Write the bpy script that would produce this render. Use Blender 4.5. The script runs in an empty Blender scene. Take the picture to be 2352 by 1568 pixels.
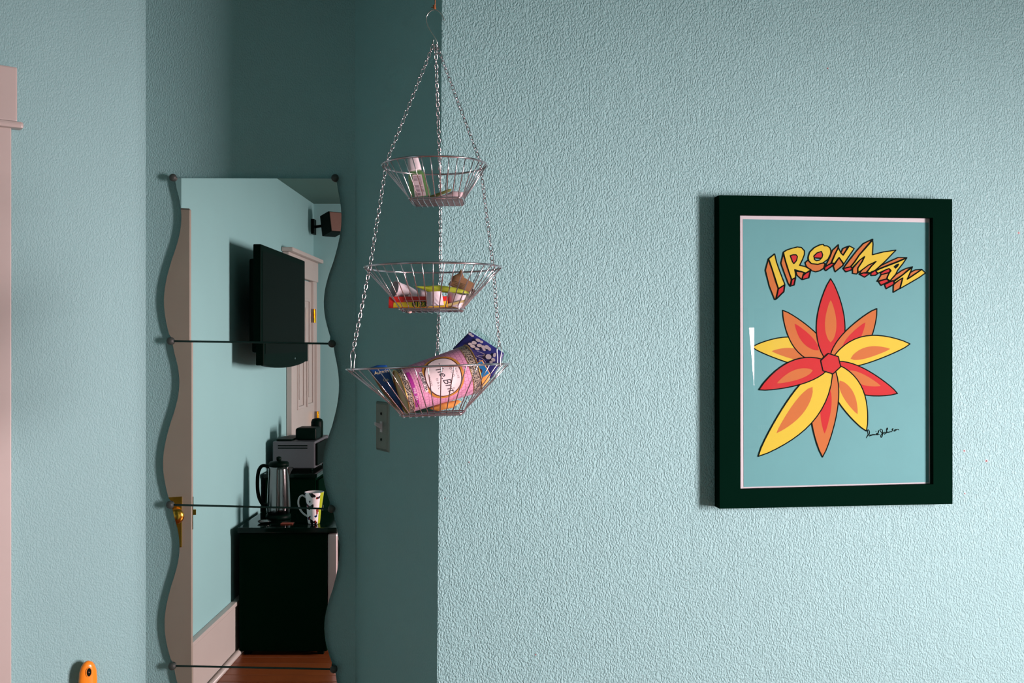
import bpy, bmesh, math, random
from math import sin, cos, pi, radians, sqrt
from mathutils import Vector, Matrix, noise
from mathutils.geometry import tessellate_polygon
random.seed(7)
S = bpy.context.scene
COL = S.collection

# ---------------------------------------------------------------- camera, light, exposure
F = 2287.0                       # focal length in pixels of the 2352 px wide frame
EYE = Vector((0, 0, 1.5))
cd = bpy.data.cameras.new('camera'); cam = bpy.data.objects.new('camera', cd); COL.objects.link(cam)
cd.sensor_width = 36.0; cd.lens = F / 2352 * 36.0
cd.clip_start = 0.02
cam.location = EYE; cam.rotation_euler = (pi / 2, 0, 0)
S.camera = cam
S.view_settings.view_transform = 'Standard'; S.view_settings.look = 'None'
S.view_settings.gamma = 1.0; S.view_settings.use_curve_mapping = False
S.view_settings.exposure = 0.0

w = bpy.data.worlds.new('sky'); S.world = w; w.use_nodes = True
bg = w.node_tree.nodes['Background']
# overcast daylight: bright sky and pale horizon, darker ground well below it, the same all round
_n = w.node_tree.nodes; _l = w.node_tree.links
_tc = _n.new('ShaderNodeTexCoord'); _sp = _n.new('ShaderNodeSeparateXYZ'); _mr = _n.new('ShaderNodeMapRange'); _mr.interpolation_type = 'SMOOTHSTEP'
_mr.inputs[1].default_value = -0.36; _mr.inputs[2].default_value = -0.08; _mr.inputs[3].default_value = 0.30; _mr.inputs[4].default_value = 1.0
_mx = _n.new('ShaderNodeMix'); _mx.data_type = 'RGBA'; _mx.inputs[6].default_value = (0, 0, 0, 1); _mx.inputs[7].default_value = (1.0, 0.73, 0.765, 1)
_l.new(_tc.outputs['Generated'], _sp.inputs[0]); _l.new(_sp.outputs['Z'], _mr.inputs[0]); _l.new(_mr.outputs[0], _mx.inputs[0]); _l.new(_mx.outputs[2], bg.inputs[0])
bg.inputs[1].default_value = 150.0

WIN_X, WIN_Y0, WIN_Y1, WIN_Z0, WIN_Z1 = 2.7, 0.08, 0.84, 0.75, 1.90
ld = bpy.data.lights.new('window_daylight', 'AREA'); lo = bpy.data.objects.new('window_daylight', ld); COL.objects.link(lo)
ld.shape = 'RECTANGLE'; ld.size = .80; ld.size_y = 1.15
ld.energy = 1; ld.cycles.is_portal = True      # daylight portal in the window opening
lo.location = (WIN_X + 0.036, (WIN_Y0 + WIN_Y1) / 2, 1.325)
ld2 = bpy.data.lights.new('window_daylight', 'AREA'); lo2 = bpy.data.objects.new('window_daylight', ld2); COL.objects.link(lo2)
ld2.shape = 'RECTANGLE'; ld2.size = .44; ld2.size_y = .66; ld2.energy = 1; ld2.cycles.is_portal = True
lo2.location = (2.445, -1.92 - .125, 1.295); lo2.rotation_euler = (pi / 2, 0, pi)
d = Vector((-1.0, 0, 0))
lo.rotation_euler = d.to_track_quat('-Z', 'Y').to_euler()

# ---------------------------------------------------------------- helpers
def ray(px, py): return Vector(((px - 1176) / F, 1.0, (784 - py) / F))
def at(px, py, Y): return EYE + ray(px, py) * Y
def on_plane(px, py, p, n):
    r = ray(px, py); t = (Vector(p) - EYE).dot(Vector(n)) / r.dot(Vector(n)); return EYE + r * t
YM = 2.44                        # the mirror's silvered face
def rv(x, yv, z): return Vector((x, 2 * YM - yv, z))        # a place seen in the mirror -> its real place

def lin(c): return tuple(((v / 255) / 12.92 if v / 255 <= .04045 else ((v / 255 + .055) / 1.055) ** 2.4) for v in c)
MATS = {}
def mat(name, rgb, rough=.5, metal=0., vary=.0, scale=30., bump=0., bscale=200., bdist=.001, alpha=None, coat=0., spec=.5, trans=0., ior=1.45):
    if name in MATS: return MATS[name]
    m = bpy.data.materials.new(name); m.use_nodes = True; nt = m.node_tree; b = nt.nodes['Principled BSDF']
    c = lin(rgb)
    b.inputs['Base Color'].default_value = (*c, 1); b.inputs['Roughness'].default_value = rough
    b.inputs['Metallic'].default_value = metal; b.inputs['Specular IOR Level'].default_value = spec
    b.inputs['Coat Weight'].default_value = coat; b.inputs['Transmission Weight'].default_value = trans; b.inputs['IOR'].default_value = ior
    tc = nt.nodes.new('ShaderNodeTexCoord')
    if vary:
        n = nt.nodes.new('ShaderNodeTexNoise'); n.inputs['Scale'].default_value = scale; n.inputs['Detail'].default_value = 4
        nt.links.new(tc.outputs['Object'], n.inputs['Vector'])
        mx = nt.nodes.new('ShaderNodeMix'); mx.data_type = 'RGBA'
        mx.inputs[6].default_value = (*[v * (1 - vary) for v in c], 1); mx.inputs[7].default_value = (*[min(1, v * (1 + vary)) for v in c], 1)
        nt.links.new(n.outputs['Fac'], mx.inputs[0]); nt.links.new(mx.outputs[2], b.inputs['Base Color'])
    if bump:
        n2 = nt.nodes.new('ShaderNodeTexNoise'); n2.inputs['Scale'].default_value = bscale; n2.inputs['Detail'].default_value = 3
        nt.links.new(tc.outputs['Object'], n2.inputs['Vector'])
        bp = nt.nodes.new('ShaderNodeBump'); bp.inputs['Strength'].default_value = bump; bp.inputs['Distance'].default_value = bdist
        nt.links.new(n2.outputs['Fac'], bp.inputs['Height']); nt.links.new(bp.outputs[0], b.inputs['Normal'])
    MATS[name] = m; return m

class MB:
    def __init__(s): s.v = []; s.f = []; s.smooth = False
    def add(s, vs, fs):
        o = len(s.v); s.v += [tuple(v) for v in vs]; s.f += [tuple(i + o for i in f) for f in fs]; return s
    def box(s, a, b):
        (x0, y0, z0), (x1, y1, z1) = a, b
        return s.add([(x0,y0,z0),(x1,y0,z0),(x1,y1,z0),(x0,y1,z0),(x0,y0,z1),(x1,y0,z1),(x1,y1,z1),(x0,y1,z1)],
                     [(0,3,2,1),(4,5,6,7),(0,1,5,4),(1,2,6,5),(2,3,7,6),(3,0,4,7)])
    def prism(s, bot, top):
        n = len(bot)
        return s.add(list(bot) + list(top), [tuple(range(n))[::-1], tuple(range(n, 2 * n))] + [(i, (i+1) % n, n + (i+1) % n, n + i) for i in range(n)])
    def tube(s, pts, r, n=8, closed=False, cap=True):
        pts = [Vector(p) for p in pts]; m = len(pts); rr = r if isinstance(r, (list, tuple)) else [r] * m
        vs = []; up = None
        for i, p in enumerate(pts):
            t = (pts[(i+1) % m] - pts[i-1]) if closed else (pts[min(i+1, m-1)] - pts[max(i-1, 0)])
            t = t.normalized() if t.length > 1e-9 else Vector((0, 0, 1))
            if up is None: up = t.orthogonal().normalized()
            up = (up - t * up.dot(t)); up = up.normalized() if up.length > 1e-6 else t.orthogonal().normalized()
            sd = t.cross(up)
            for k in range(n):
                a = 2 * pi * k / n; vs.append(p + (up * cos(a) + sd * sin(a)) * rr[i])
        fs = []
        for i in range(m if closed else m - 1):
            for k in range(n):
                a = i * n + k; b = i * n + (k+1) % n; c = ((i+1) % m) * n + (k+1) % n; e = ((i+1) % m) * n + k
                fs.append((a, b, c, e))
        if cap and not closed: fs += [tuple(range(n))[::-1], tuple(range((m-1)*n, m*n))]
        return s.add(vs, fs)
    def lathe(s, prof, M=None, n=24, cap0=True, cap1=True, sx=1, sy=1):
        M = M or Matrix.Identity(4); vs = []
        for r, z in prof:
            for k in range(n):
                a = 2 * pi * k / n; vs.append(M @ Vector((r * cos(a) * sx, r * sin(a) * sy, z)))
        fs = [(i*n+k, i*n+(k+1) % n, (i+1)*n+(k+1) % n, (i+1)*n+k) for i in range(len(prof)-1) for k in range(n)]
        if cap0: fs.append(tuple(range(n))[::-1])
        if cap1: fs.append(tuple(range((len(prof)-1)*n, len(prof)*n)))
        return s.add(vs, fs)
    def poly(s, pts, hole=None):
        loops = [[Vector(p) for p in pts]] + ([[Vector(p) for p in hole]] if hole else [])
        tris = tessellate_polygon(loops); flat = [p for l in loops for p in l]
        return s.add(flat, [tuple(t) for t in tris])
    def build(s, name, m, parent=None, bevel=0, smooth=False, seg=2, fix=True):
        me = bpy.data.meshes.new(name); me.from_pydata(s.v, [], s.f); me.validate()
        if bevel or fix:
            bm = bmesh.new(); bm.from_mesh(me)
            if fix: bmesh.ops.recalc_face_normals(bm, faces=bm.faces)
            if bevel:
                es = [e for e in bm.edges if len(e.link_faces) == 2 and e.calc_face_angle(0) > .5]
                bmesh.ops.bevel(bm, geom=es, offset=bevel, segments=seg, affect='EDGES', profile=.6)
            bm.to_mesh(me); bm.free()
        if smooth:
            for p in me.polygons: p.use_smooth = True
        o = bpy.data.objects.new(name, me); COL.objects.link(o)
        if m: me.materials.append(m)
        if parent:
            o.parent = parent; o.matrix_parent_inverse = Matrix.Translation(-Vector(parent_world(parent)))
        return o
def parent_world(p):
    return Vector(p.location) if p.type == 'EMPTY' else Vector((0, 0, 0))   # every mesh built here keeps world coordinates
def thing(name, label, cat, loc, group=None):
    o = bpy.data.objects.new(name, None); COL.objects.link(o); o.location = loc; o.empty_display_size = .05
    o['label'] = label; o['category'] = cat
    if group: o['group'] = group
    return o
def tag(o, label, cat, group=None):
    o['label'] = label; o['category'] = cat
    if group: o['group'] = group
    return o
def struct(o, label=None, cat=None):
    o['kind'] = 'structure'
    if label: o['label'] = label
    if cat: o['category'] = cat
    return o
def smooth_line(pts, k=6, closed=False):
    pts = [Vector(p) for p in pts]; n = len(pts); out = []
    for i in range(n if closed else n - 1):
        p0 = pts[(i-1) % n] if closed or i > 0 else pts[i]; p1 = pts[i]; p2 = pts[(i+1) % n]
        p3 = pts[(i+2) % n] if closed or i + 2 < n else p2
        for j in range(k):
            t = j / k
            out.append(.5 * ((2*p1) + (-p0+p2)*t + (2*p0-5*p1+4*p2-p3)*t*t + (-p0+3*p1-3*p2+p3)*t**3))
    if not closed: out.append(pts[-1])
    return out
_dg = None
def text_mesh(txt, size, shear=0., bold=0.):
    cu = bpy.data.curves.new('t', 'FONT'); cu.body = txt; cu.size = size; cu.align_x = 'CENTER'; cu.align_y = 'CENTER'
    cu.shear = shear; cu.offset = bold; cu.resolution_u = 3
    o = bpy.data.objects.new('t', cu); COL.objects.link(o); bpy.context.view_layer.update()
    me = o.evaluated_get(bpy.context.evaluated_depsgraph_get()).to_mesh()
    vs = [v.co.copy() for v in me.vertices]; fs = [tuple(p.vertices) for p in me.polygons]
    bpy.data.objects.remove(o); bpy.data.curves.remove(cu)
    return vs, fs

# ---------------------------------------------------------------- materials
def wall_mat(name, rgb, bump=1.0, dist=.0035, rough=.55):
    m = bpy.data.materials.new(name); m.use_nodes = True; nt = m.node_tree; b = nt.nodes['Principled BSDF']; L = nt.links
    geo = nt.nodes.new('ShaderNodeNewGeometry'); mp = nt.nodes.new('ShaderNodeMapping'); mp.inputs['Scale'].default_value = (1, 1, .72); L.new(geo.outputs['Position'], mp.inputs[0])
    def nz(sc, det, rgh=.5):
        n = nt.nodes.new('ShaderNodeTexNoise'); n.inputs['Scale'].default_value = sc; n.inputs['Detail'].default_value = det
        n.inputs['Roughness'].default_value = rgh; L.new(mp.outputs[0], n.inputs['Vector']); return n
    c = lin(rgb); big = nz(2.2, 3)
    mx = nt.nodes.new('ShaderNodeMix'); mx.data_type = 'RGBA'
    mx.inputs[6].default_value = (*[v * .94 for v in c], 1); mx.inputs[7].default_value = (*[v * 1.06 for v in c], 1)
    L.new(big.outputs['Fac'], mx.inputs[0]); L.new(mx.outputs[2], b.inputs['Base Color'])
    b.inputs['Roughness'].default_value = rough; b.inputs['Specular IOR Level'].default_value = .35
    a = nz(290, 2, .5); f = nz(110, 2, .5); g = nz(12, 2)
    r1 = nt.nodes.new('ShaderNodeMapRange'); r1.inputs[1].default_value = .28; r1.inputs[2].default_value = .66; r1.interpolation_type = 'SMOOTHSTEP'
    L.new(a.outputs['Fac'], r1.inputs[0])
    ad = nt.nodes.new('ShaderNodeMath'); ad.operation = 'MULTIPLY_ADD'; ad.inputs[1].default_value = .5
    L.new(f.outputs['Fac'], ad.inputs[0]); L.new(r1.outputs[0], ad.inputs[2])
    ad2 = nt.nodes.new('ShaderNodeMath'); ad2.operation = 'MULTIPLY_ADD'; ad2.inputs[1].default_value = 1.1
    L.new(g.outputs['Fac'], ad2.inputs[0]); L.new(ad.outputs[0], ad2.inputs[2])
    bp = nt.nodes.new('ShaderNodeBump'); bp.inputs['Strength'].default_value = bump; bp.inputs['Distance'].default_value = dist
    L.new(ad2.outputs[0], bp.inputs['Height']); L.new(bp.outputs[0], b.inputs['Normal'])
    return m
TEAL = (130, 176, 176)
M_wall = wall_mat('teal_textured_paint', TEAL, .68, .0024)
M_wallL = wall_mat('teal_textured_paint_soft', TEAL, .42, .0022)
M_wallS = wall_mat('teal_smooth_paint', TEAL, .35, .0012)
M_wallF = wall_mat('teal_flat_paint', TEAL, .12, .001)
M_trim = mat('cream_gloss_paint', (172, 167, 160), .35, vary=.04, scale=12, bump=.15, bscale=60)
M_doorp = mat('taupe_door_paint', (140, 133, 120), .4, vary=.05, scale=8, bump=.35, bscale=26, bdist=.002)
M_ceil = mat('ceiling_paint', (84, 122, 114), .8, vary=.03, bump=.3, bscale=120)
M_chrome = mat('polished_steel_wire', (205, 190, 195), .16, 1.0, vary=.05, scale=60)
M_black = mat('black_frame_lacquer', (0, 22, 13), .7, vary=.1, scale=9, spec=.01)
M_dark = mat('dark_plastic', (1, 16, 10), .45, vary=.1, spec=.06)
M_brass = mat('polished_brass', (225, 165, 60), .2, 1.0, vary=.08)
M_white = mat('white_plastic', (198, 194, 196), .45, vary=.03)
def clear_mat(name, tint=(1, 1, 1), ior=1.45, gloss=1.0, rough=0.0):
    m = bpy.data.materials.new(name); m.use_nodes = True; nt = m.node_tree; nt.nodes.remove(nt.nodes['Principled BSDF'])
    out = nt.nodes['Material Output']; t = nt.nodes.new('ShaderNodeBsdfTransparent'); t.inputs[0].default_value = (*tint, 1)
    g = nt.nodes.new('ShaderNodeBsdfGlossy'); g.inputs['Roughness'].default_value = rough
    fr = nt.nodes.new('ShaderNodeFresnel'); fr.inputs[0].default_value = ior
    mu = nt.nodes.new('ShaderNodeMath'); mu.operation = 'MULTIPLY'; mu.inputs[1].default_value = gloss
    mx = nt.nodes.new('ShaderNodeMixShader'); nt.links.new(fr.outputs[0], mu.inputs[0])
    ge = nt.nodes.new('ShaderNodeNewGeometry'); m3 = nt.nodes.new('ShaderNodeMath'); m3.operation = 'SUBTRACT'; m3.inputs[0].default_value = 1; nt.links.new(ge.outputs['Backfacing'], m3.inputs[1])
    m4 = nt.nodes.new('ShaderNodeMath'); m4.operation = 'MULTIPLY'; nt.links.new(mu.outputs[0], m4.inputs[0]); nt.links.new(m3.outputs[0], m4.inputs[1]); nt.links.new(m4.outputs[0], mx.inputs[0])
    nt.links.new(t.outputs[0], mx.inputs[1]); nt.links.new(g.outputs[0], mx.inputs[2]); nt.links.new(mx.outputs[0], out.inputs[0])
    return m
M_glass = clear_mat('clear_pane_glass')

# ---------------------------------------------------------------- room
H = 2.44
PW = Vector((-.153, 2.087)); PD = Vector((1, .12)).normalized()          # picture wall
PN = Vector((PD.y, -PD.x, 0))                                            # its normal, into the room
LC = Vector((-.903, 2.455)); LD = Vector((-1, -.72)).normalized(); LN = Vector((-LD.y * -1, LD.x, 0))
LN = Vector((.584, -.811, 0))
CC = Vector((-.386, 2.455))
def wall(name, prof, out, t=.12, m=None):
    """prof: four points (bottom a, bottom b, top b, top a) of the room side; out: direction away from the room"""
    o = Vector((out[0], out[1], 0)).normalized() * t
    b = MB(); b.prism([Vector(p) for p in prof], [Vector(p) + o for p in prof])
    return struct(b.build(name, m or M_wall))
def v3(p, z): return Vector((p[0], p[1], z))
# picture wall: its free edge leans a little and wavers like hand-trowelled plaster
ws = []
NZ = 60
EX = PW + PD * ((WIN_X - PW.x) / PD.x)
def edge_at(z):
    px = 1009.5 + (z - 1.5) / .685 * 5.5 + noise.noise(Vector((0, 0, z * 9))) * .9 + noise.noise(Vector((3, 0, z * 40))) * .5
    r = ray(px, 784); n = Vector((PN.x, PN.y)); t = PW.dot(n) / Vector((r.x, r.y)).dot(n)
    return Vector((r.x * t, r.y * t, z))
b = MB()
zs = [H * i / NZ for i in range(NZ + 1)]
E = [edge_at(z) for z in zs]
vs = []; fs = []
for e in E:
    vs += [e, Vector((e.x + .004 * PD.x, e.y, e.z)), Vector((EX.x, EX.y, e.z)), Vector((EX.x, EX.y + .15, e.z)), Vector((e.x + .05, e.y + .15, e.z))]
for i in range(NZ):
    a = i * 5; c = a + 5
    fs += [(a + k, a + (k + 1) % 5, c + (k + 1) % 5, c + k) for k in range(5)]
fs += [(0, 1, 2, 3, 4), tuple(NZ * 5 + k for k in range(5))]
b.add(vs, fs); wall_front = struct(b.build('wall_front', M_wall), 'pale teal textured plaster wall carrying the framed print', 'wall')
# return wall, running back from the edge to the mirror wall
b = MB(); vs = []; fs = []
for e in E: vs += [e, v3(CC, e.z), v3(CC + Vector((.1, .08)), e.z), e + Vector((.08, .1, 0))]
for i in range(NZ):
    a = i * 4; c = a + 4
    fs += [(a + k, a + (k + 1) % 4, c + (k + 1) % 4, c + k) for k in range(4)]
fs += [(0, 1, 2, 3), tuple(NZ * 4 + k for k in range(4))]
b.add(vs, fs); struct(b.build('wall_return', M_wallS), 'shaded teal wall beside the corner with the light switch', 'wall')
# mirror wall
wall('wall_mirror_side', [v3(LC + Vector((-.06, 0)), 0), v3(CC, 0), v3(CC, H), v3(LC + Vector((-.06, 0)), H)], (0, 1), .12, M_wallL)
# left angled wall, with a doorway
S0, S1, DH = .41, 1.34, 2.0
def LP(s, z, off=0): q = LC + LD * s; return Vector((q.x, q.y, z)) + LN * off
SE = (2.3 - .903) / .8115
b = MB()
for (a, c, z0, z1) in ((0, S0, 0, H), (S0, S1, DH, H), (S1, SE, 0, H)):
    x0 = -.004 if a == 0 else a
    aa = a - .03 if a == 0 else a
    b.prism([LP(aa, z0), LP(c, z0), LP(c, z1), LP(aa, z1)], [LP(aa, z0, -.12), LP(c, z0, -.12), LP(c, z1, -.12), LP(aa, z1, -.12)])
struct(b.build('wall_left', M_wallL), 'medium teal angled wall between the door casing and the mirror', 'wall')
# hall beyond the doorway
b = MB()
for (p, q) in (((.05, -.12), (.05, -1.3)), ((.05, -1.3), (2.0, -1.3)), ((2.0, -1.3), (2.0, -.12))):
    A0, A1 = LP(p[0], 0, p[1]), LP(q[0], 0, q[1]); dd = (A1 - A0).normalized(); n = Vector((dd.y, -dd.x, 0)) * .05
    b.prism([A0, A1, A1 + n, A0 + n], [x + Vector((0, 0, H)) for x in (A0, A1, A1 + n, A0 + n)])
struct(b.build('wall_hall', M_wallF))
WX = -1.355
LE = LP(SE, 0)
wall('wall_alcove', [v3((WX, .80), 0), v3((-2.3, 1.15), 0), v3((-2.3, 1.15), H), v3((WX, .80), H)], (-.3, -1), .08, M_wallF)
wall('wall_alcove_end', [v3((-2.3, 1.1), 0), v3((-2.3, LE.y + .05), 0), v3((-2.3, LE.y + .05), H), v3((-2.3, 1.1), H)], (-1, 0), .08, M_wallF)
YB = 2 * YM - 6.80
wall('wall_tv_side', [v3((WX, YB - .1), 0), v3((WX, .80), 0), v3((WX, .80), H), v3((WX, YB - .1), H)], (-1, 0), .12, M_wallF)
# back wall with the slit-curtained window
BX0, BX1, BZ0, BZ1 = 2.20, 2.69, .95, 1.64
b = MB()
b.box((WX, YB - .12, 0), (BX0, YB, H)); b.box((BX1, YB - .12, 0), (WIN_X + .12, YB, H)); b.box((BX0, YB - .12, 0), (BX1, YB, BZ0)); b.box((BX0, YB - .12, BZ1), (BX1, YB, H))
struct(b.build('wall_back', M_wallF))
b = MB()
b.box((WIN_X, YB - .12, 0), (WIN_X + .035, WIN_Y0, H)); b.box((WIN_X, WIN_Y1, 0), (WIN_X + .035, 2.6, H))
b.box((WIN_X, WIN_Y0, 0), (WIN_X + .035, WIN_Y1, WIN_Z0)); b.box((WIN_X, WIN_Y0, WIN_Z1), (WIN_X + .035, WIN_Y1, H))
struct(b.build('wall_right', wall_mat('low_bounce_teal_paint', (96, 134, 132), .12, .001)))  # unseen wall, teal darkened to lower the bounced light in the room
struct(MB().box((-3.6, YB - .12, H), (WIN_X + .12, 4.2, H + .1)).build('ceiling', M_ceil), 'dull grey-green ceiling seen in the mirror', 'ceiling')
# floor and its boards
M_sub = mat('dark_subfloor', (40, 24, 14), .8, vary=.2)
floor = struct(MB().box((-3.6, YB - .12, -.1), (WIN_X + .12, 4.2, -.016)).build('floor', M_sub), 'orange-brown wooden plank floor seen in the mirror', 'floor')
woods = [mat('floor_board_%s' % n, c, .32, vary=.3, scale=7, bump=.15, bscale=40) for n, c in
         (('amber', (104, 52, 22)), ('russet', (84, 40, 18)), ('honey', (112, 60, 28)))]
y = YB; base = []
for k, mw in enumerate(woods):
    base.append(None)
PWD = .083
i = 0
while y < 2.5:
    k = random.randrange(3)
    if base[k] is None:
        o = MB().box((-1.352 - .9, 0, -.016), (WIN_X - .002, PWD - .003, 0)).build('plank', woods[k], floor, bevel=.0012, seg=1); base[k] = o
        mi = o.matrix_parent_inverse.copy()
    else:
        o = base[k].copy(); COL.objects.link(o)
    o.location = (0, y, 0); y += PWD; i += 1

# windows
def window(name, o0, o1, z0, z1, axis, pos, nm=1):
    fr = MB()
    def bx(a0, a1, c0, c1, t0=.0, t1=.03):
        if axis == 'x': fr.box((pos + t0, a0, c0), (pos + t1, a1, c1))
        else: fr.box((a0, pos - t1, c0), (a1, pos - t0, c1))
    bx(o0, o0 + .05, z0, z1); bx(o1 - .05, o1, z0, z1); bx(o0 + .05, o1 - .05, z0, z0 + .05); bx(o0 + .05, o1 - .05, z1 - .05, z1)
    zc = (z0 + z1) / 2
    if nm: bx(o0 + .05, o1 - .05, zc - .02, zc + .02)
    W = struct(fr.build(name, M_trim, bevel=.003), None, None)
    for c0, c1 in (((z0 + .05, zc - .02), (zc + .02, z1 - .05)) if nm else ((z0 + .05, z1 - .05),)):
        g = MB()
        if axis == 'x': g.box((pos + .012, o0 + .05, c0), (pos + .016, o1 - .05, c1))
        else: g.box((o0 + .05, pos - .016, c0), (o1 - .05, pos - .012, c1))
        g.build('pane', M_glass, W)
    s = MB()
    if axis == 'x': s.box((pos - .04, o0 - .05, z0 - .03), (pos + .02, o1 + .05, z0))
    else: s.box((o0 - .05, pos - .02, z0 - .03), (o1 + .05, pos + .04, z0))
    s.build('sill', M_trim, W, bevel=.004)
    return W
window('window_1', WIN_Y0, WIN_Y1, WIN_Z0, WIN_Z1, 'x', WIN_X)
window('window_2', BX0, BX1, BZ0, BZ1, 'y', YB, 0)

# door casing on the left wall
def LB(b, s0, s1, z0, z1, o0, o1):
    return b.prism([LP(s0, z0, o0), LP(s1, z0, o0), LP(s1, z0, o1), LP(s0, z0, o1)], [LP(s0, z1, o0), LP(s1, z1, o0), LP(s1, z1, o1), LP(s0, z1, o1)])
b = MB(); LB(b, .303, S0 + .01, 0, 1.985, .001, .022); LB(b, S1 - .01, S1 + .107, 0, 1.985, .001, .022)
t1 = struct(b.build('trim_1', M_trim, bevel=.003), 'cream painted door casing at the left edge', 'door casing')
LB(MB(), .291, S1 + .119, 2.000, 2.124, .001, .024).build('header_board', M_trim, t1, bevel=.004)
LB(MB(), .279, S1 + .13, 1.984, 1.9995, .001, .033).build('band_molding', M_trim, t1, bevel=.006)
LB(MB(), S0, S0 + .02, 0, 1.985, -.12, .0).build('jamb', M_trim, t1); LB(MB(), S1 - .02, S1, 0, 1.985, -.12, .0).build('jamb', M_trim, t1)
# the open door seen edge-on in the mirror
DA = Vector((-1.99, 1.652, 0)); DB = Vector((-1.175, 1.23, 0)); dd = (DB - DA).normalized(); dn = Vector((-dd.y, dd.x, 0))   # dn faces the mirror
DLEN = (DB - DA).length
def DP(s, z, o): return DA + dd * s + dn * o + Vector((0, 0, z))
def DBX(b, s0, s1, z0, z1, o0, o1):
    return b.prism([DP(s0, z0, o0), DP(s1, z0, o0), DP(s1, z0, o1), DP(s0, z0, o1)], [DP(s0, z1, o0), DP(s1, z1, o0), DP(s1, z1, o1), DP(s0, z1, o1)])
b = MB(); DBX(b, 0, DLEN, .012, 1.988, -.036, 0)
door1 = struct(b.build('door_1', M_doorp, bevel=.007, seg=1), 'taupe door standing open, seen at the left of the mirror', 'door')
pl = DBX(MB(), DLEN - .095, DLEN - .04, .75, .935, 0, .004).build('lock_plate', M_brass, door1, bevel=.0015)
kb = MB(); Mk = Matrix.Translation(DP(DLEN - .068, .872, .004)) @ dn.to_track_quat('Z', 'Y').to_matrix().to_4x4()
kb.lathe([(.012, 0), (.012, .02), (.016, .028), (.027, .036), (.029, .048), (.022, .058), (.004, .061)], Mk, 20)
kb.build('door_knob', M_brass, door1, smooth=True)
DBX(MB(), DLEN, DLEN + .012, .862, .882, -.026, -.008).build('latch_bolt', M_brass, door1, bevel=.001)
DBX(MB(), DLEN - .001, DLEN + .0012, .81, .93, -.03, -.005).build('strike_face', M_brass, door1)

# baseboard on the tv-side wall
b = MB(); b.box((WX + .0005, YB + .78, 0), (WX + .022, .80, .235)); b.box((WX + .0005, YB + .78, .2355), (WX + .03, .80, .256))
bb = struct(b.build('baseboard_left', M_trim, bevel=.004), 'tall cream baseboard below the teal wall in the mirror', 'baseboard')
MB().tube([(WX + .036, YB + .80, .012), (WX + .036, .79, .012)], .014, 8).build('shoe_molding', M_trim, bb, smooth=True)
b = MB(); b.box((WX + .03, YB + .0005, 0), (WIN_X - .01, YB + .02, .25)); struct(b.build('baseboard_back', M_trim, bevel=.004))
# far door with casing
yv = lambda v: 2 * YM - v
b = MB(); b.box((WX + .001, yv(6.03), 0), (WX + .035, yv(5.89), 1.9)); b.box((WX + .001, yv(6.74), 0), (WX + .035, yv(6.63), 1.9))
t2 = struct(b.build('trim_2', M_trim, bevel=.004), 'cream casing round the far door in the mirror', 'door casing')
MB().box((WX + .001, yv(6.76), 1.9), (WX + .04, yv(5.87), 2.03)).build('header_board', M_trim, t2, bevel=.004)
MB().box((WX + .001, yv(6.79), 2.03), (WX + .07, yv(5.84), 2.055)).build('cap_molding', M_trim, t2, bevel=.006)
b = MB(); b.box((WX + .001, yv(6.628), .01), (WX + .018, yv(6.032), 1.892))
d2 = struct(b.build('door_2', M_trim), 'closed cream panelled door behind the television in the mirror', 'door')
for (z0, z1) in ((.2, .95), (1.08, 1.78)):
    for (a, c) in ((6.09, 6.29), (6.37, 6.57)):
        q = MB(); q.box((WX + .0185, yv(c), z0), (WX + .028, yv(c - .02), z1)); q.box((WX + .0185, yv(a + .02), z0), (WX + .028, yv(a), z1))
        q.box((WX + .0185, yv(c - .02), z0), (WX + .028, yv(a + .02), z0 + .02)); q.box((WX + .0185, yv(c - .02), z1 - .02), (WX + .028, yv(a + .02), z1))
        q.box((WX + .0185, yv(c - .06), z0 + .06), (WX + .024, yv(a + .06), z1 - .06))
        q.build('door_panel', M_trim, d2, bevel=.003)
for z in (1.67, .99, .25):
    MB().tube([(WX + .045, yv(6.63), z - .045), (WX + .042, yv(6.63), z + .045)], .006, 8).box((WX + .0355, yv(6.645), z - .045), (WX + .0375, yv(6.615), z + .045)).build('hinge', M_brass, d2)

# nail holes in the plaster
M_hole = mat('nail_hole_dark', (70, 25, 25), .9); M_chip = mat('bare_plaster', (196, 168, 168), .9, vary=.1)
p0 = Vector((PW.x, PW.y, 0))
for (x, y, r) in ((1026, 1043, 2.6), (1077, 1061, 3.6), (1022, 1144, 2.8), (1037, 1145, 1.6), (2215, 1035, 4), (2266, 1058, 5), (2340, 535, 4), (1901, 157, 3.5), (1230, 1503, 3.5), (2216, 1133, 3.2)):
    c = on_plane(x, y, p0, PN); R = r * .75 / F * c.y
    Mq = Matrix.Translation(c + PN * .0002) @ PN.to_track_quat('Z', 'Y').to_matrix().to_4x4()
    ring = MB(); n = 10; vs = []
    for k in range(n):
        a = 2 * pi * k / n; q = R * random.uniform(.8, 1.25); vs.append(Mq @ Vector((q * cos(a), q * sin(a), 0)))
    cv = Mq @ Vector((0, 0, .0006)); vs.append(cv); ring.add(vs, [(k, (k+1) % n, n) for k in range(n)])
    h = ring.build('nail_hole', M_chip, wall_front)
    vs = [Mq @ Vector((R * .42 * cos(2*pi*k/8) - R*.15, R * .42 * sin(2*pi*k/8), .0009)) for k in range(8)]
    MB().add(vs, [tuple(range(8))]).build('hole', M_hole, h)

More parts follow.
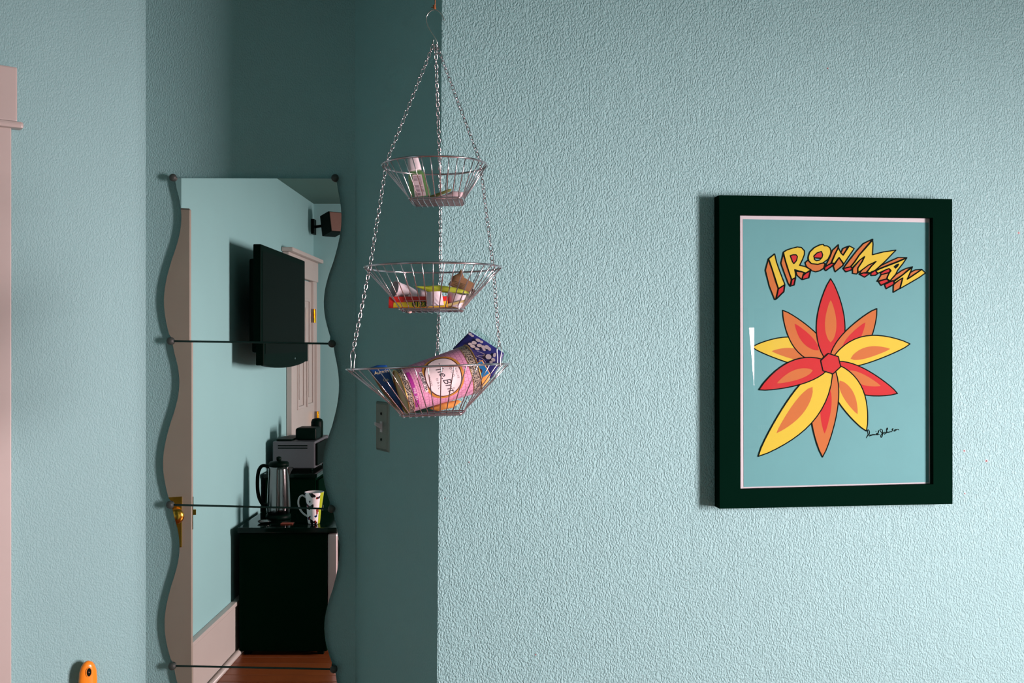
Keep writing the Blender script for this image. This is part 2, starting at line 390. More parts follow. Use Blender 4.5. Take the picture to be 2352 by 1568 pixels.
# ---------------------------------------------------------------- wall mirror of wavy tiles
M_mirror = mat('silvered_glass', (226, 232, 228), 0.0, 1.0)
M_edge = mat('mirror_glass_edge', (120, 150, 140), .2, spec=.8)
M_knob = mat('dark_grey_cap', (52, 62, 58), .5, vary=.1)
mir = thing('wall_mirror', 'tall wavy-edged mirror made of stacked square tiles on the shaded wall', 'mirror', (at(580, 1090, YM + .01)))
rows = [((398, 408), (770, 409)), ((392, 783), (763, 789)), ((391, 1159), (762, 1168)), ((396, 1529), (767, 1536)), ((392, 1904), (762, 1912))]
sgn = [0, .0026, .0022, .0030]
for i in range(4):
    (lx0, ly0), (rx0, ry0) = rows[i]; (lx1, ly1), (rx1, ry1) = rows[i + 1]
    g = 2.2; out = []
    N = 28
    def sidep(t, x0, y0, x1, y1, A, B):
        x = x0 + (x1 - x0) * t + (A if t < .5 else B) * sin(2 * pi * t); return x, y0 + (y1 - y0) * t
    L_, R_ = [], []
    for k in range(N + 1):
        t = k / N
        xl, yl = sidep(t, lx0, ly0 + (g if i else 1), lx1, ly1 - g, 20, 17)
        xr, yr = sidep(t, rx0, ry0 + (g if i else 1), rx1, ry1 - g, 16, 21)
        L_.append((xl, yl)); R_.append((xr, yr))
    # cut the four corners where the caps sit
    c = 6
    L_[0] = (L_[0][0] + c, L_[0][1]); R_[0] = (R_[0][0] - c, R_[0][1]); L_[-1] = (L_[-1][0] + c, L_[-1][1]); R_[-1] = (R_[-1][0] - c, R_[-1][1])
    L_[1:1] = [(L_[1][0] - 0, L_[0][1] + c)]; R_[1:1] = [(R_[1][0] + 0, R_[0][1] + c)]
    L_[2:3] = []; R_[2:3] = []
    loop = L_[::-1] + R_
    cx = sum(p[0] for p in loop) / len(loop)
    def pp(p, Y):
        q = at(p[0], p[1], YM); q.y = Y + (q.x - at(cx, 0, YM).x) * -sgn[i]; return q
    b = MB(); b.prism([pp(p, YM) for p in loop], [pp(p, YM + .004) for p in loop])
    o = b.build('mirror_tile', M_mirror, mir)
    o.data.materials.append(M_edge)
    for p in o.data.polygons:
        if abs(p.normal.y) < .5: p.material_index = 1
M_strip = mat('dark_joint_strip', (22, 66, 60), .6)
for i, ((lx, ly), (rx, ry)) in enumerate(rows):
    a, c = at(lx + 6, ly, YM), at(rx - 6, ry, YM)
    if i not in (0, 4):
        MB().tube([a + Vector((0, .0005, 0)), c + Vector((0, .0005, 0))], .0026, 8).build('joint_strip', M_strip, mir, smooth=True)
    for (x, y) in ((lx, ly), (rx, ry)):
        q = at(x, y, YM)
        Mq = Matrix.Translation(Vector((q.x, YM + .0145, q.z))) @ Matrix.Rotation(pi / 2, 4, 'X')
        b = MB(); b.lathe([(.005, 0), (.005, .012), (.009, .0145), (.0095, .018), (.008, .0215), (.004, .0235), (.001, .024)], Mq, 20)
        b.build('cap', M_knob, mir, smooth=True)

# ---------------------------------------------------------------- framed print
PO = Vector((PW.x, PW.y, 0))
def PP(px, py, off): return on_plane(px, py, PO + PN * off, PN)
TH = .035
fr = thing('framed_print', 'black framed teal print with arched yellow lettering on the pale wall', 'picture', PP(1920, 1160, .002))
oc = [(1652, 448), (2187, 457), (2188, 1157), (1653, 1168)]; ic = [(1700, 493), (2143, 500), (2144, 1112), (1701, 1124)]
OF = [PP(*p, TH) for p in oc]; OB = [p - PN * (TH - .002) for p in OF]; IF = [PP(*p, TH) for p in ic]; IB = [p - PN * (TH - .008) for p in IF]
for k, nm in enumerate(('frame_rail', 'frame_stile', 'frame_rail', 'frame_stile')):
    j = (k + 1) % 4
    b = MB(); b.add([OF[k], OF[j], IF[j], IF[k], OB[k], OB[j], IB[j] - PN * .006, IB[k] - PN * .006],
                    [(0, 1, 2, 3), (4, 7, 6, 5), (0, 4, 5, 1), (3, 2, 6, 7), (1, 5, 6, 2), (0, 3, 7, 4)])
    b.build(nm, M_black, fr)
M_mount = mat('white_mount_card', (172, 178, 180), .6, vary=.02); M_teal = mat('teal_print_ink', (86, 144, 145), .6, spec=.12, vary=.035, scale=18)
DEP = TH - .014
def at_dep(px, py, off): return PP(px, py, off)
def exp(p, k):
    c = Vector((1922, 808)); return tuple(c + (Vector(p) - c) * k)
mt = MB(); q = [at_dep(*exp(p, 1.05), DEP) for p in ic]; mt.prism(q, [x - PN * .003 for x in q]); mt.build('mount_card', M_mount, fr)
tp = [(1706.5, 503), (2133, 511), (2133, 1107), (1708, 1118)]
tb = MB(); q = [at_dep(*p, DEP + .0004) for p in tp]; tb.prism(q, [x - PN * .0003 for x in q]); art = tb.build('print', M_teal, fr)
gb = MB(); q = [at_dep(*exp(p, 1.03), DEP + .008) for p in ic]; gb.prism(q, [x - PN * .0015 for x in q]); gb.build('glazing', M_glass, fr)

M_ink = mat('black_print_ink', (4, 18, 14), .7, spec=.05); M_yel = mat('yellow_print_ink', (176, 166, 53), .6, spec=.12, vary=.02)
M_org = mat('orange_print_ink', (160, 97, 48), .6, spec=.12, vary=.03); M_red = mat('red_print_ink', (158, 36, 38), .6, spec=.12, vary=.03)
M_brn = mat('brown_print_ink', (140, 84, 52), .6, spec=.12)
LAY = DEP + .0005
def ribbon(b, pts, wd, off, closed=False):
    pts = [Vector(p) for p in pts]
    if closed: pts.append(pts[0])
    for i in range(len(pts) - 1):
        a, c = pts[i], pts[i+1]
        if (c - a).length < .05: continue
        t = (c - a).normalized(); n = Vector((-t.y, t.x)) * wd / 2
        b.add([at_dep(*(x), off) for x in (a + n, a - n, c - n, c + n)], [(0, 1, 2, 3)])
    for a in pts:
        b.add([at_dep(a.x + cos(k * pi / 3) * wd / 2, a.y + sin(k * pi / 3) * wd / 2, off) for k in range(6)], [tuple(range(6))])
def conv(ox, oy, sc, pts): return [(ox + x / sc, oy + y / sc) for x, y in pts]
ZL = lambda pts: conv(1750, 540, 9.8, pts)
ZR = lambda pts: conv(1930, 540, 9.8, pts)
letters = [
 (ZL, [('o', [(150,530),(240,780),(375,1200),(320,1440),(290,1450),(170,1150),(80,790)]), ('r', [(375,1205),(520,1115),(500,1270),(325,1440)]),
       ('y', [(155,530),(290,420),(330,600),(400,800),(520,1110),(375,1200),(320,1050),(240,780)])]),
 (ZL, [('o', [(485,385),(540,600),(620,850),(675,1000),(660,1100),(640,1150),(600,1100),(500,830),(430,630),(470,470)]), ('r', [(675,1000),(765,955),(730,1120),(635,1150)]),
       ('o', [(765,810),(900,825),(990,855),(930,910),(905,1000),(790,900)]), ('r', [(940,870),(990,855),(1100,800),(1060,960),(910,1000)]),
       ('y', [(485,385),(560,335),(680,295),(800,265),(890,275),(960,350),(960,430),(920,540),(850,680),(960,700),(1110,775),(990,850),(900,820),(740,775),(760,860),(760,950),(675,1000),(620,850),(540,600)]),
       ('r', [(640,460),(700,440),(770,440),(800,480),(780,570),(720,640),(690,600)])]),
 (ZL, [('o', [(1040,560),(1120,640),(1260,655),(1380,625),(1430,640),(1400,740),(1310,800),(1210,825),(1110,795),(1000,700),(975,620)]),
       ('y', [(1045,520),(1050,470),(1080,380),(1180,280),(1300,220),(1385,205),(1400,235),(1470,240),(1530,280),(1555,340),(1550,420),(1490,540),(1380,620),(1260,655),(1120,640),(1060,580)]),
       ('r', [(1340,365),(1370,440),(1350,510),(1300,520),(1180,510),(1170,470),(1240,400)]), ('t', [(1180,510),(1340,515),(1300,560),(1230,575),(1190,550)])]),
 (ZL, [('o', [(1725,215),(1590,340),(1530,500),(1425,710),(1560,635),(1650,430),(1725,280)]), ('r', [(1425,710),(1560,635),(1650,630),(1580,700),(1440,800),(1410,770)]),
       ('o', [(1740,500),(1840,640),(1830,680),(1650,825),(1610,690),(1650,640)]), ('o', [(1780,400),(1825,300),(1940,250),(1900,340),(1830,450)]),
       ('y', [(1725,280),(1780,400),(1830,450),(1900,345),(1970,240),(2080,300),(1950,490),(1844,650),(1740,500),(1640,630),(1570,625),(1650,430)])]),
 (ZR, [('o', [(735,90),(640,130),(520,190),(380,340),(200,570),(65,750),(240,710),(330,600),(430,450),(720,110)]), ('r', [(65,750),(240,710),(285,745),(240,790),(125,825)]),
       ('o', [(550,480),(500,590),(400,740),(400,840),(370,875),(280,860),(280,750),(440,560)]), ('o', [(810,590),(700,700),(600,835),(510,850),(430,880),(480,790),(640,670)]),
       ('r', [(435,880),(520,850),(670,860),(550,945)]), ('r', [(690,830),(790,790),(850,860),(800,900),(695,910)]),
       ('y', [(730,110),(740,200),(725,440),(960,380),(1255,335),(1010,590),(790,790),(700,850),(600,830),(700,700),(810,590),(640,670),(480,790),(400,840),(400,740),(500,590),(550,480),(440,560),(330,670),(270,730),(240,710),(330,600),(430,450),(600,260)])]),
 (ZR, [('o', [(1500,505),(1310,500),(1130,580),(920,680),(790,790),(940,730),(1300,590)]), ('r', [(910,850),(1020,780),(1100,750),(1145,800),(1110,840),(920,890)]),
       ('o', [(920,890),(1110,840),(1090,880),(1050,985),(940,1010),(830,1040),(900,930)]), ('r', [(860,1040),(1050,985),(1110,1035),(920,1130)]),
       ('y', [(1500,510),(1410,640),(1300,780),(1240,900),(1120,1025),(1050,975),(1090,880),(1140,790),(1100,750),(1000,790),(840,860),(800,800),(940,740),(1300,600)]),
       ('k', [(1315,650),(1290,700),(1245,740),(1215,710),(1260,670)])]),
 (ZR, [('o', [(1630,710),(1480,750),(1380,800),(1230,900),(1120,1030),(1200,1030),(1400,900),(1560,760)]), ('r', [(1000,1110),(1190,1020),(1225,1080),(1190,1120),(1035,1205)]),
       ('o', [(1410,960),(1340,1000),(1225,1090),(1200,1120),(1195,1285),(1350,1195),(1380,1080)]), ('o', [(1580,840),(1690,780),(1840,770),(1560,955),(1510,990)]),
       ('y', [(1620,730),(1590,810),(1510,990),(1560,960),(1700,865),(1840,770),(1920,850),(1780,950),(1560,1080),(1350,1200),(1380,1080),(1410,960),(1340,1000),(1225,1080),(1210,1045),(1400,900),(1560,770)])]),
]
inks = {'o': M_org, 'r': M_red, 'y': M_yel, 'k': M_ink, 't': M_teal, 'b': M_brn}
for cv, polys in letters:
    letter = None; ol = MB()
    first = MB(); mats_ = []
    for li, (c, pts) in enumerate(polys):
        P2 = cv(pts); off = LAY + .00012 * (li // 2 + (6 if c in 'y' else 0) + (2 if li and polys[li-1][0] == 'y' or c in 'tk' else 0))
        if c == 'y': off = LAY + .0006
        if any(q[0] == 'y' for q in polys[:li]): off = LAY + .0008
        n0 = len(first.f); first.poly([at_dep(*p, off) for p in P2]); mats_ += [c] * (len(first.f) - n0)
        ribbon(ol, P2, 2.5, LAY + .0010, True)
    letter = first.build('letter', None, art, fix=False)
    keys = sorted(set(mats_))
    for k in keys: letter.data.materials.append(inks[k])
    for p, c in zip(letter.data.polygons, mats_): p.material_index = keys.index(c)
    ol.build('outline', M_ink, art, fix=False)
# plain abstract burst of rounded leaf shapes, in the colours of the lettering
def leaf(cx, cy, ang, L, W, bend=0.):
    a = radians(ang); ux, uy = cos(a), sin(a); out = []
    for k in range(15):
        t = k / 14; w_ = W * sin(pi * t ** .8) ** .8 if 0 < t < 1 else 0
        bx = bend * sin(pi * t); out.append((t * L, w_ / 2 + bx))
    for k in range(13, 0, -1):
        t = k / 14; w_ = W * sin(pi * t ** .8) ** .8
        bx = bend * sin(pi * t); out.append((t * L, -w_ / 2 + bx))
    return [(cx + x * ux - y_ * uy, cy + x * uy + y_ * ux) for x, y_ in out]
cx, cy = 1908, 835
leaves = [(-168, 185, 62, 'y', 12), (-132, 165, 60, 'o', -8), (-90, 195, 66, 'r', 0), (-50, 165, 60, 'o', 8), (-14, 188, 62, 'y', -12), (24, 168, 58, 'r', 8),
          (62, 175, 64, 'y', -6), (95, 215, 62, 'o', 6), (128, 270, 76, 'y', -12), (160, 175, 58, 'r', 8)]
artk = 0
for (a, L, W, c, bd) in leaves:
    pts = leaf(cx, cy, a, L, W, bd); off = LAY + .00015 + artk * .00012; artk += 1
    o = MB().poly([at_dep(*p, off) for p in pts]).build('printed_leaf', inks[c], art, fix=False)
    pts2 = leaf(cx + cos(radians(a)) * L * .25, cy + sin(radians(a)) * L * .25, a, L * .5, W * .4, bd * .4)
    c2 = {'y': 'o', 'o': 'r', 'r': 'o'}[c]
    MB().poly([at_dep(*p, off + .00006) for p in pts2]).build('leaf_centre', inks[c2], art, fix=False)
    ob = MB(); ribbon(ob, pts, 2.6, off + .00008, True); ob.build('leaf_outline', M_ink, art, fix=False)
hx = [(cx + 24 * cos(k * pi / 3 + .3), cy + 24 * sin(k * pi / 3 + .3)) for k in range(6)]
MB().poly([at_dep(*p, LAY + .0016) for p in hx]).build('printed_hexagon', M_red, art, fix=False)
ob = MB(); ribbon(ob, hx, 2.6, LAY + .0017, True); ob.build('leaf_outline', M_ink, art, fix=False)
# signature
sg = MB()
for st in ([(440,665),(480,590),(530,560),(550,480),(530,410),(500,395),(480,430),(490,500),(500,560),(470,620)],
           [(600,560),(560,580),(545,605),(580,590),(610,560),(610,590),(640,560),(660,545),(660,575),(690,550),(705,545),(710,570),(740,550),(745,565),(790,545),(810,520),(790,515),(780,550),(810,565),(850,480),(865,410),(840,480),(835,545),(880,550)],
           [(765,448),(768,452)],
           [(980,520),(925,450),(905,400),(930,370),(970,390),(990,440),(990,520),(985,590),(950,650),(930,630),(935,580),(970,530),(1010,490)],
           [(1040,480),(1030,520),(1060,540),(1090,500),(1060,470)], [(1110,510),(1130,420),(1160,360),(1145,330),(1125,370),(1125,430),(1120,490),(1150,460),(1165,490)],
           [(1165,490),(1190,470),(1210,480),(1240,455),(1270,465),(1290,455),(1320,420),(1335,350)], [(1300,380),(1350,355)],
           [(1390,400),(1370,430),(1400,440),(1425,410),(1400,390),(1440,385),(1460,405),(1480,380),(1520,380),(1535,400)]):
    pts = conv(1960, 960, 14.7, st)
    if len(pts) > 2: pts = [tuple(p)[:2] for p in smooth_line([(x, y, 0) for x, y in pts], 3)]
    ribbon(sg, pts, 1.7, LAY + .0003)
sg.build('signature', M_ink, art, fix=False)

# ---------------------------------------------------------------- light switch on the return wall
Ax = Vector((E[37].x, E[37].y, 0)); Cx = v3(CC, 0); sd = (Cx - Ax).normalized(); sn = Vector((-sd.y, sd.x, 0))
if sn.y > 0: sn = -sn
def SP(px, py, off): return on_plane(px, py, Ax + sn * off, sn)
c0 = SP(881, 979, 0); 
sw = thing('light_switch', 'old metal light switch plate with a white toggle below the lowest basket', 'light switch', c0)
def SQ(s, z, o): return c0 + sd * s + sn * o + Vector((0, 0, z))
M_plate = mat('brushed_grey_plate', (120, 130, 122), .38, .7, vary=.1, scale=40)
b = MB(); hw, hh = .035, .058
b.add([SQ(x, z, .0005) for x, z in ((-hw, -hh), (hw, -hh), (hw, hh), (-hw, hh))] + [SQ(x, z, .0035) for x, z in ((-hw+.002, -hh+.002), (hw-.002, -hh+.002), (hw-.002, hh-.002), (-hw+.002, hh-.002))]
      + [SQ(x, z, .006) for x, z in ((-hw+.007, -hh+.007), (hw-.007, -hh+.007), (hw-.007, hh-.007), (-hw+.007, hh-.007))],
      [(0,1,2,3)] + [(a, (a+1) % 4, 4 + (a+1) % 4, 4 + a) for a in range(4)] + [(4+a, 4+(a+1) % 4, 8 + (a+1) % 4, 8 + a) for a in range(4)] + [(8,9,10,11)])
b.build('cover_plate', M_plate, sw, bevel=.0012)
MB().prism([SQ(x, z, .004) for x, z in ((-.006, -.013), (.006, -.013), (.006, .012), (-.006, .012))], [SQ(x, z, .0068) for x, z in ((-.006, -.013), (.006, -.013), (.006, .012), (-.006, .012))]).build('toggle_slot', M_white, sw)
MB().prism([SQ(x, z, .006) for x, z in ((-.0045, -.006), (.0045, -.006), (.0045, .006), (-.0045, .006))], [SQ(x, z, .022) for x, z in ((-.0035, .004), (.0035, .004), (.0035, .011), (-.0035, .011))]).build('toggle', M_white, sw, bevel=.001)
for z in (.030, -.030):
    Mq = Matrix.Translation(SQ(0, z, .0058)) @ sn.to_track_quat('Z', 'Y').to_matrix().to_4x4()
    MB().lathe([(.0035, 0), (.0034, .001), (.0022, .0018), (.0004, .002)], Mq, 12).build('screw', M_dark, sw, smooth=True)

# ---------------------------------------------------------------- orange handled utensil on the left wall
LPO = Vector((LC.x, LC.y, 0))
def LQ(px, py, off): return on_plane(px, py, LPO + LN * off, LN)
top = LQ(202, 1517, .03); down = Vector((0, 0, -1)); side = Vector((-LD.x, -LD.y, 0))
ut = thing('hanging_utensil', 'orange plastic handle with an oval hole hanging on the left wall', 'kitchen utensil', top + down * .30)
M_orange = mat('orange_plastic', (235, 138, 30), .3, vary=.05, scale=15, coat=.3)
prof = [(0, .003), (.004, .010), (.012, .0155), (.025, .0195), (.045, .021), (.07, .020), (.10, .017), (.135, .014), (.16, .012)]
b = MB(); rings = []
for (dz, hwid) in prof:
    rr = []
    for k in range(14):
        a = 2 * pi * k / 14; cc, ss = cos(a), sin(a)
        rr.append(top + down * dz + side * hwid * (abs(cc) ** .8) * (1 if cc >= 0 else -1) + LN * .009 * min(1, hwid / .012) * ss)
    rings.append(rr)
vs = [v for r in rings for v in r]; n = 14
b.add(vs, [(i*n+k, i*n+(k+1) % n, (i+1)*n+(k+1) % n, (i+1)*n+k) for i in range(len(rings)-1) for k in range(n)] + [tuple(range(n))[::-1], tuple(range((len(rings)-1)*n, len(rings)*n))])
hnd = b.build('handle', M_orange, ut, smooth=True)
hb = MB(); hc = top + down * .0245 + LN * .0094 - side * .0
vs = [hc + side * .0052 * cos(a) + down * .0098 * sin(a) for a in [2*pi*k/20 for k in range(20)]]
hb.add(vs + [v - LN * .001 for v in vs], [tuple(range(20))] + [(k, (k+1) % 20, 20 + (k+1) % 20, 20 + k) for k in range(20)]); hb.build('hanging_hole', M_dark, ut, fix=False)
hb = MB(); hb.tube([hc + side * .0062 * cos(a) + down * .0108 * sin(a) for a in [2*pi*k/24 for k in range(24)]], .0011, 6, closed=True); hb.build('hole_rim', M_orange, ut, smooth=True)
b = MB(); b.prism([top + down * .155 + side * x + LN * y_ for x, y_ in ((-.008, -.0015), (.008, -.0015), (.008, .0015), (-.008, .0015))], [top + down * .30 + side * x + LN * y_ for x, y_ in ((-.014, -.001), (.014, -.001), (.014, .001), (-.014, .001))])
b.build('blade', M_chrome, ut)
MB().tube([hc + LN * .004, hc - LN * .042], .0018, 8).build('wall_peg', M_chrome, ut, smooth=True)

# ---------------------------------------------------------------- hanging wire baskets
BY = 1.74
HK = at(999, 103, BY)                                          # where the chains meet
hb_ = thing('hanging_basket', 'three-tier chrome wire basket hanging on chains in front of the wall corner', 'hanging basket', HK)
tiers = [ # cx, rim y, R px, base y, base cx, base half width px, wires, roll
    (998, 380.5, 120, 464, 1003, 61, 9, .8), (995, 615, 157, 713, 993, 71, 10, .4), (984, 841.5, 186, 950, 993, 72, 10, 2.0)]
TI = []
for ti, (cx, ry, Rp, by, bcx, bp_, nw, roll) in enumerate(tiers):
    c = at(cx, ry, BY); R = Rp / F * BY; zb = at(bcx, by, BY); s = bp_ / F * BY; hgt = c.z - zb.z; sh = zb.x - c.x
    Mt = Matrix.Translation(c) @ Matrix.Rotation(-radians(roll), 4, 'Y') @ Matrix.Rotation(radians(-1.25 if ti == 2 else 0), 4, 'X')
    TI.append((c, R, s, hgt, Mt))
    rim = MB().tube([Mt @ Vector((R * cos(a), R * sin(a), 0)) for a in [2*pi*k/64 for k in range(64)]], .0018, 10, closed=True)
    tier = rim.build('basket_tier', M_chrome, hb_, smooth=True)
    rs = .012; pts = []
    for qx, qy, a0 in ((1, 1, 0), (-1, 1, 90), (-1, -1, 180), (1, -1, 270)):
        for k in range(6):
            a = radians(a0 + 18 * k); pts.append(Mt @ Vector((sh + qx * (s - rs) + rs * cos(a), qy * (s - rs) + rs * sin(a), -hgt + .0012)))
    MB().tube(pts, .0013, 8, closed=True).build('base_frame', M_chrome, tier, smooth=True)
    for axis in (0, 1):
        for i in range(nw):
            u = -1 + 2 * (i + .5) / nw; o = s * u * .97; ph = radians(44) * u * 1.0
            rx, ryy = R * sin(ph), R * cos(ph)
            dz = -.0012 if axis else -.003
            pr = [Vector((rx, -ryy, 0)), Vector((o + sh * .9, -s * 1.0 - .001, -hgt + .006)), Vector((o + sh, -s + .004, -hgt + dz)), Vector((o + sh, s - .004, -hgt + dz)), Vector((o + sh * .9, s + .001, -hgt + .006)), Vector((rx, ryy, 0))]
            if axis: pr = [Vector((-q.y, q.x - sh, q.z)) if k in (0, 5) else Vector((-q.y + sh, q.x - sh, q.z)) for k, q in enumerate(pr)]; pr[0].y = rx; pr[5].y = rx
            # bent corners
            p2 = [pr[0]] + [pr[0].lerp(pr[1], .5)] + [pr[1], pr[2], pr[3], pr[4]] + [pr[5].lerp(pr[4], .5)] + [pr[5]]
            if axis == 0 and i % 4 != 1: p2 = p2[:5]            # only a few wires climb the far side
            if axis == 1 and i > nw * .58: p2 = p2[2:6]
            MB().tube([Mt @ q for q in p2], .0009, 6).build('wire', M_chrome, tier, smooth=True)
MB().lathe([(.0005, 0), (.0036, .0012), (.0040, .003), (.0030, .0045), (.0005, .0052)], Matrix.Translation(at(941, 719.5, 1.700)), 14, sy=.6).build('pale_oval', mat('pale_pinkish', (220, 190, 180), .4), hb_, smooth=True)  # small pale pinkish oval under the base of the middle basket
# chains of oval links
lk = []
for k in range(14):
    a = 2 * pi * k / 14; lk.append(Vector((.0029 * cos(a), 0, .0040 * sin(a) + (.0007 if sin(a) > 0 else -.0007))))
lme = bpy.data.meshes.new('link'); lb = MB().tube(lk, .00068, 5, closed=True)
lme.from_pydata(lb.v, [], lb.f)
for p in lme.polygons: p.use_smooth = True
lme.materials.append(M_chrome)
PITCH = .0082
def rimpt(i, th, dr=.0):
    c, R, s, hgt, Mt = TI[i]; return Mt @ Vector(((R + dr) * cos(th), (R + dr) * sin(th), 0))
for ci, th in enumerate((radians(212), radians(332), radians(88))):
    pts = [HK + Vector(((-.003, .003, .001)[ci], 0, 0)), rimpt(0, th), rimpt(1, th), rimpt(2, th) + Vector((0, 0, .030))]
    if ci == 2: pts[3] = rimpt(2, th) + Vector((0, 0, .030))
    ch = bpy.data.objects.new('chain', None); COL.objects.link(ch); ch.parent = hb_; ch.empty_display_size = .01
    n = 0
    for a, c in zip(pts, pts[1:]):
        Ls = (c - a).length; k = max(1, round(Ls / PITCH)); d_ = (c - a).normalized(); yy = (Vector((0, 1, 0)) - d_ * d_.y).normalized(); q = Matrix((yy.cross(d_), yy, d_)).transposed()
        for j in range(k):
            o = bpy.data.objects.new('link', lme); COL.objects.link(o); o.parent = ch
            p = a + (c - a) * ((j + .5) / k)
            tw = radians(58 if n % 2 else -30) + random.uniform(-.25, .25); n += 1
            o.matrix_local = Matrix.Translation(p - HK) @ (q.to_4x4() @ Matrix.Rotation(tw, 4, 'Z') @ Matrix.Rotation(random.uniform(-.12, .12), 4, 'Y'))
    e = rimpt(2, th); tg = Vector((sin(th), -cos(th), 0)) * (1 if ci != 1 else -1)
    ex = Vector((1, 0, 0))
    lp = smooth_line([e + Vector((-.0032, 0, -.002)), e + ex * -.0030 + Vector((0, 0, .012)), e + ex * -.0042 + Vector((0, 0, .024)), e + Vector((0, 0, .0315)), e + ex * .0040 + Vector((0, 0, .024)), e + ex * .0022 + Vector((0, 0, .012)), e + Vector((.0014, 0, -.002)), e + Vector((-.001, 0, -.0032))], 5, closed=True)
    MB().tube(lp, .0008, 7, closed=True).build('chain_pin', M_chrome, hb_, smooth=True)
# hook and cord
hk = [(1020, 45, .004), (1012, 30, .002), (998, 22, 0), (985, 29, 0), (979, 42, 0), (982, 58, 0), (992, 76, .0), (1001, 90, .001), (1004, 100, .004), (1000, 107, .008), (994, 102, .011), (993, 94, .012), (995, 86, .012)]
HP = [at(x, y, BY) + Vector((0, z, 0)) for x, y, z in hk]
tag(MB().tube(smooth_line(HP, 6), .0010, 8).build('wire_hook', mat('thin_steel_wire', (150, 160, 155), .25, .9), smooth=True), 'thin bent steel S-shaped hook holding the chains at the top', 'hook')
cdp = at(998, 21, BY); cr = MB()
for ph in (0, pi):
    cr.tube([Vector((cdp.x + .0007 * cos(z * 900 + ph) + .001 * (z > 1), cdp.y + .0007 * sin(z * 900 + ph), z)) for z in [cdp.z + (H - cdp.z) * k / 90 for k in range(91)]], .0007, 5)
cord = cr.build('brown_twine', mat('brown_twine', (150, 92, 48), .8, vary=.2, scale=200), smooth=True)
tag(cord, 'twisted brown twine running up to the ceiling above the hook', 'cord')
kn = MB(); kn.tube([cdp + Vector((.0022 * cos(t * 2.2), .002 * sin(t * 2.2), .0006 * t)) for t in range(12)], .0011, 6); kn.tube([cdp + Vector((.001, 0, .002)), cdp + Vector((-.006, 0, .003))], .0006, 5)
kn.build('knot', MATS['brown_twine'], cord, smooth=True)

# ---------------------------------------------------------------- things in the baskets
def pillow(name, pts, Y, m, parent=None, thick=.006, tilt=(0, 0), wav=.0, seg=4, fold=0):
    """a flat packet whose outline is given in the picture's pixels at depth Y, with real thickness and a soft belly"""
    P3 = [at(x, y, Y) for x, y in pts]
    # refine the outline
    out = []
    for i, p in enumerate(P3):
        q = P3[(i + 1) % len(P3)]
        for k in range(seg): out.append(p.lerp(q, k / seg))
    c = sum(out, Vector()) / len(out); n = len(out)
    def bend(p, o):
        d_ = p - c; y = d_.x * tilt[0] + d_.z * tilt[1] + wav * noise.noise(p * 60) + fold * sin((d_.x + d_.z) * 160) * .001
        return Vector((p.x, p.y + y + o, p.z))
    prof_ = [(1, .08), (.93, .3), (.78, .7), (.5, .95), (.2, 1)]
    vs = []; fs = []
    for sg_ in (-1, 1):
        base = len(vs)
        for s_, h_ in prof_:
            for p in out: vs.append(bend(c + (p - c) * s_, sg_ * thick / 2 * h_))
        vs.append(bend(c, sg_ * thick / 2)); ctr = len(vs) - 1
        for i in range(len(prof_) - 1):
            for k in range(n): fs.append((base + i*n + k, base + i*n + (k+1) % n, base + (i+1)*n + (k+1) % n, base + (i+1)*n + k))
        for k in range(n): fs.append((base + (len(prof_)-1)*n + k, base + (len(prof_)-1)*n + (k+1) % n, ctr))
    off = len(prof_) * n + 1
    for k in range(n): fs.append((k, (k+1) % n, off + (k+1) % n, off + k))
    return MB().add(vs, fs).build(name, m, parent, smooth=True)
def decal(name, pts, Y, m, parent, wd=None, closed=False):
    b = MB()
    if wd is None: b.poly([at(x, y, Y) for x, y in pts])
    else:
        P_ = [Vector(p) for p in pts]
        if closed: P_.append(P_[0])
        for a, c in zip(P_, P_[1:]):
            if (c - a).length < .01: continue
            t = (c - a).normalized(); nn = Vector((-t.y, t.x)) * wd / 2
            b.add([at(x.x, x.y, Y) for x in (a + nn, a - nn, c - nn, c + nn)], [(0, 1, 2, 3)])
    return b.build(name, m, parent, fix=False)
# --- top tier
YB1 = 1.735
bot = thing('sanitizer_bottle', 'small clear bottle of green gel with white cap leaning in the top basket', 'bottle', at(966, 453, YB1))
M_gel = bpy.data.materials.new('green_gel_bottle'); M_gel.use_nodes = True
_b = M_gel.node_tree.nodes['Principled BSDF']; _b.inputs['Base Color'].default_value = (*lin((96, 140, 74)), 1); _b.inputs['Alpha'].default_value = .5; _b.inputs['Roughness'].default_value = .1
axis = (at(954, 392, YB1) - at(967, 453, YB1)); Lb = axis.length; axis.normalize()
Mb_ = Matrix.Translation(at(967, 453, YB1)) @ axis.to_track_quat('Z', 'Y').to_matrix().to_4x4()
# local axes: x,y across
def bprof(prof, n=24, e=.55, M=Mb_, dx=1.0, dy=.6):
    vs = []
    Mi = M.to_3x3(); ax_ = Vector((1, 0, 0)) - axis * axis.x; ax_.normalize(); ay_ = axis.cross(ax_)
    o0 = M.to_translation()
    for r, z in prof:
        for k in range(n):
            a = 2*pi*k/n; cc, ss = cos(a), sin(a)
            vs.append(o0 + axis * z + ax_ * (r * dx * abs(cc) ** e * (1 if cc >= 0 else -1)) + ay_ * (r * dy * abs(ss) ** e * (1 if ss >= 0 else -1)))
    fs = [(i*n+k, i*n+(k+1) % n, (i+1)*n+(k+1) % n, (i+1)*n+k) for i in range(len(prof)-1) for k in range(n)] + [tuple(range(n))[::-1], tuple(range((len(prof)-1)*n, len(prof)*n))]
    return MB().add(vs, fs)
bprof([(.0165, 0), (.018, .002), (.0175, .012), (.0150, .034), (.0142, .040), (.0115, .0445), (.009, .0465), (.009, .050)]).build('bottle_body', M_gel, bot, smooth=True)
bprof([(.0108, .047), (.0112, .049), (.0100, .066), (.0094, .070), (.006, .0712)], e=.7, dy=.8).build('cap', M_white, bot, smooth=True)
YL = YB1 - .0125
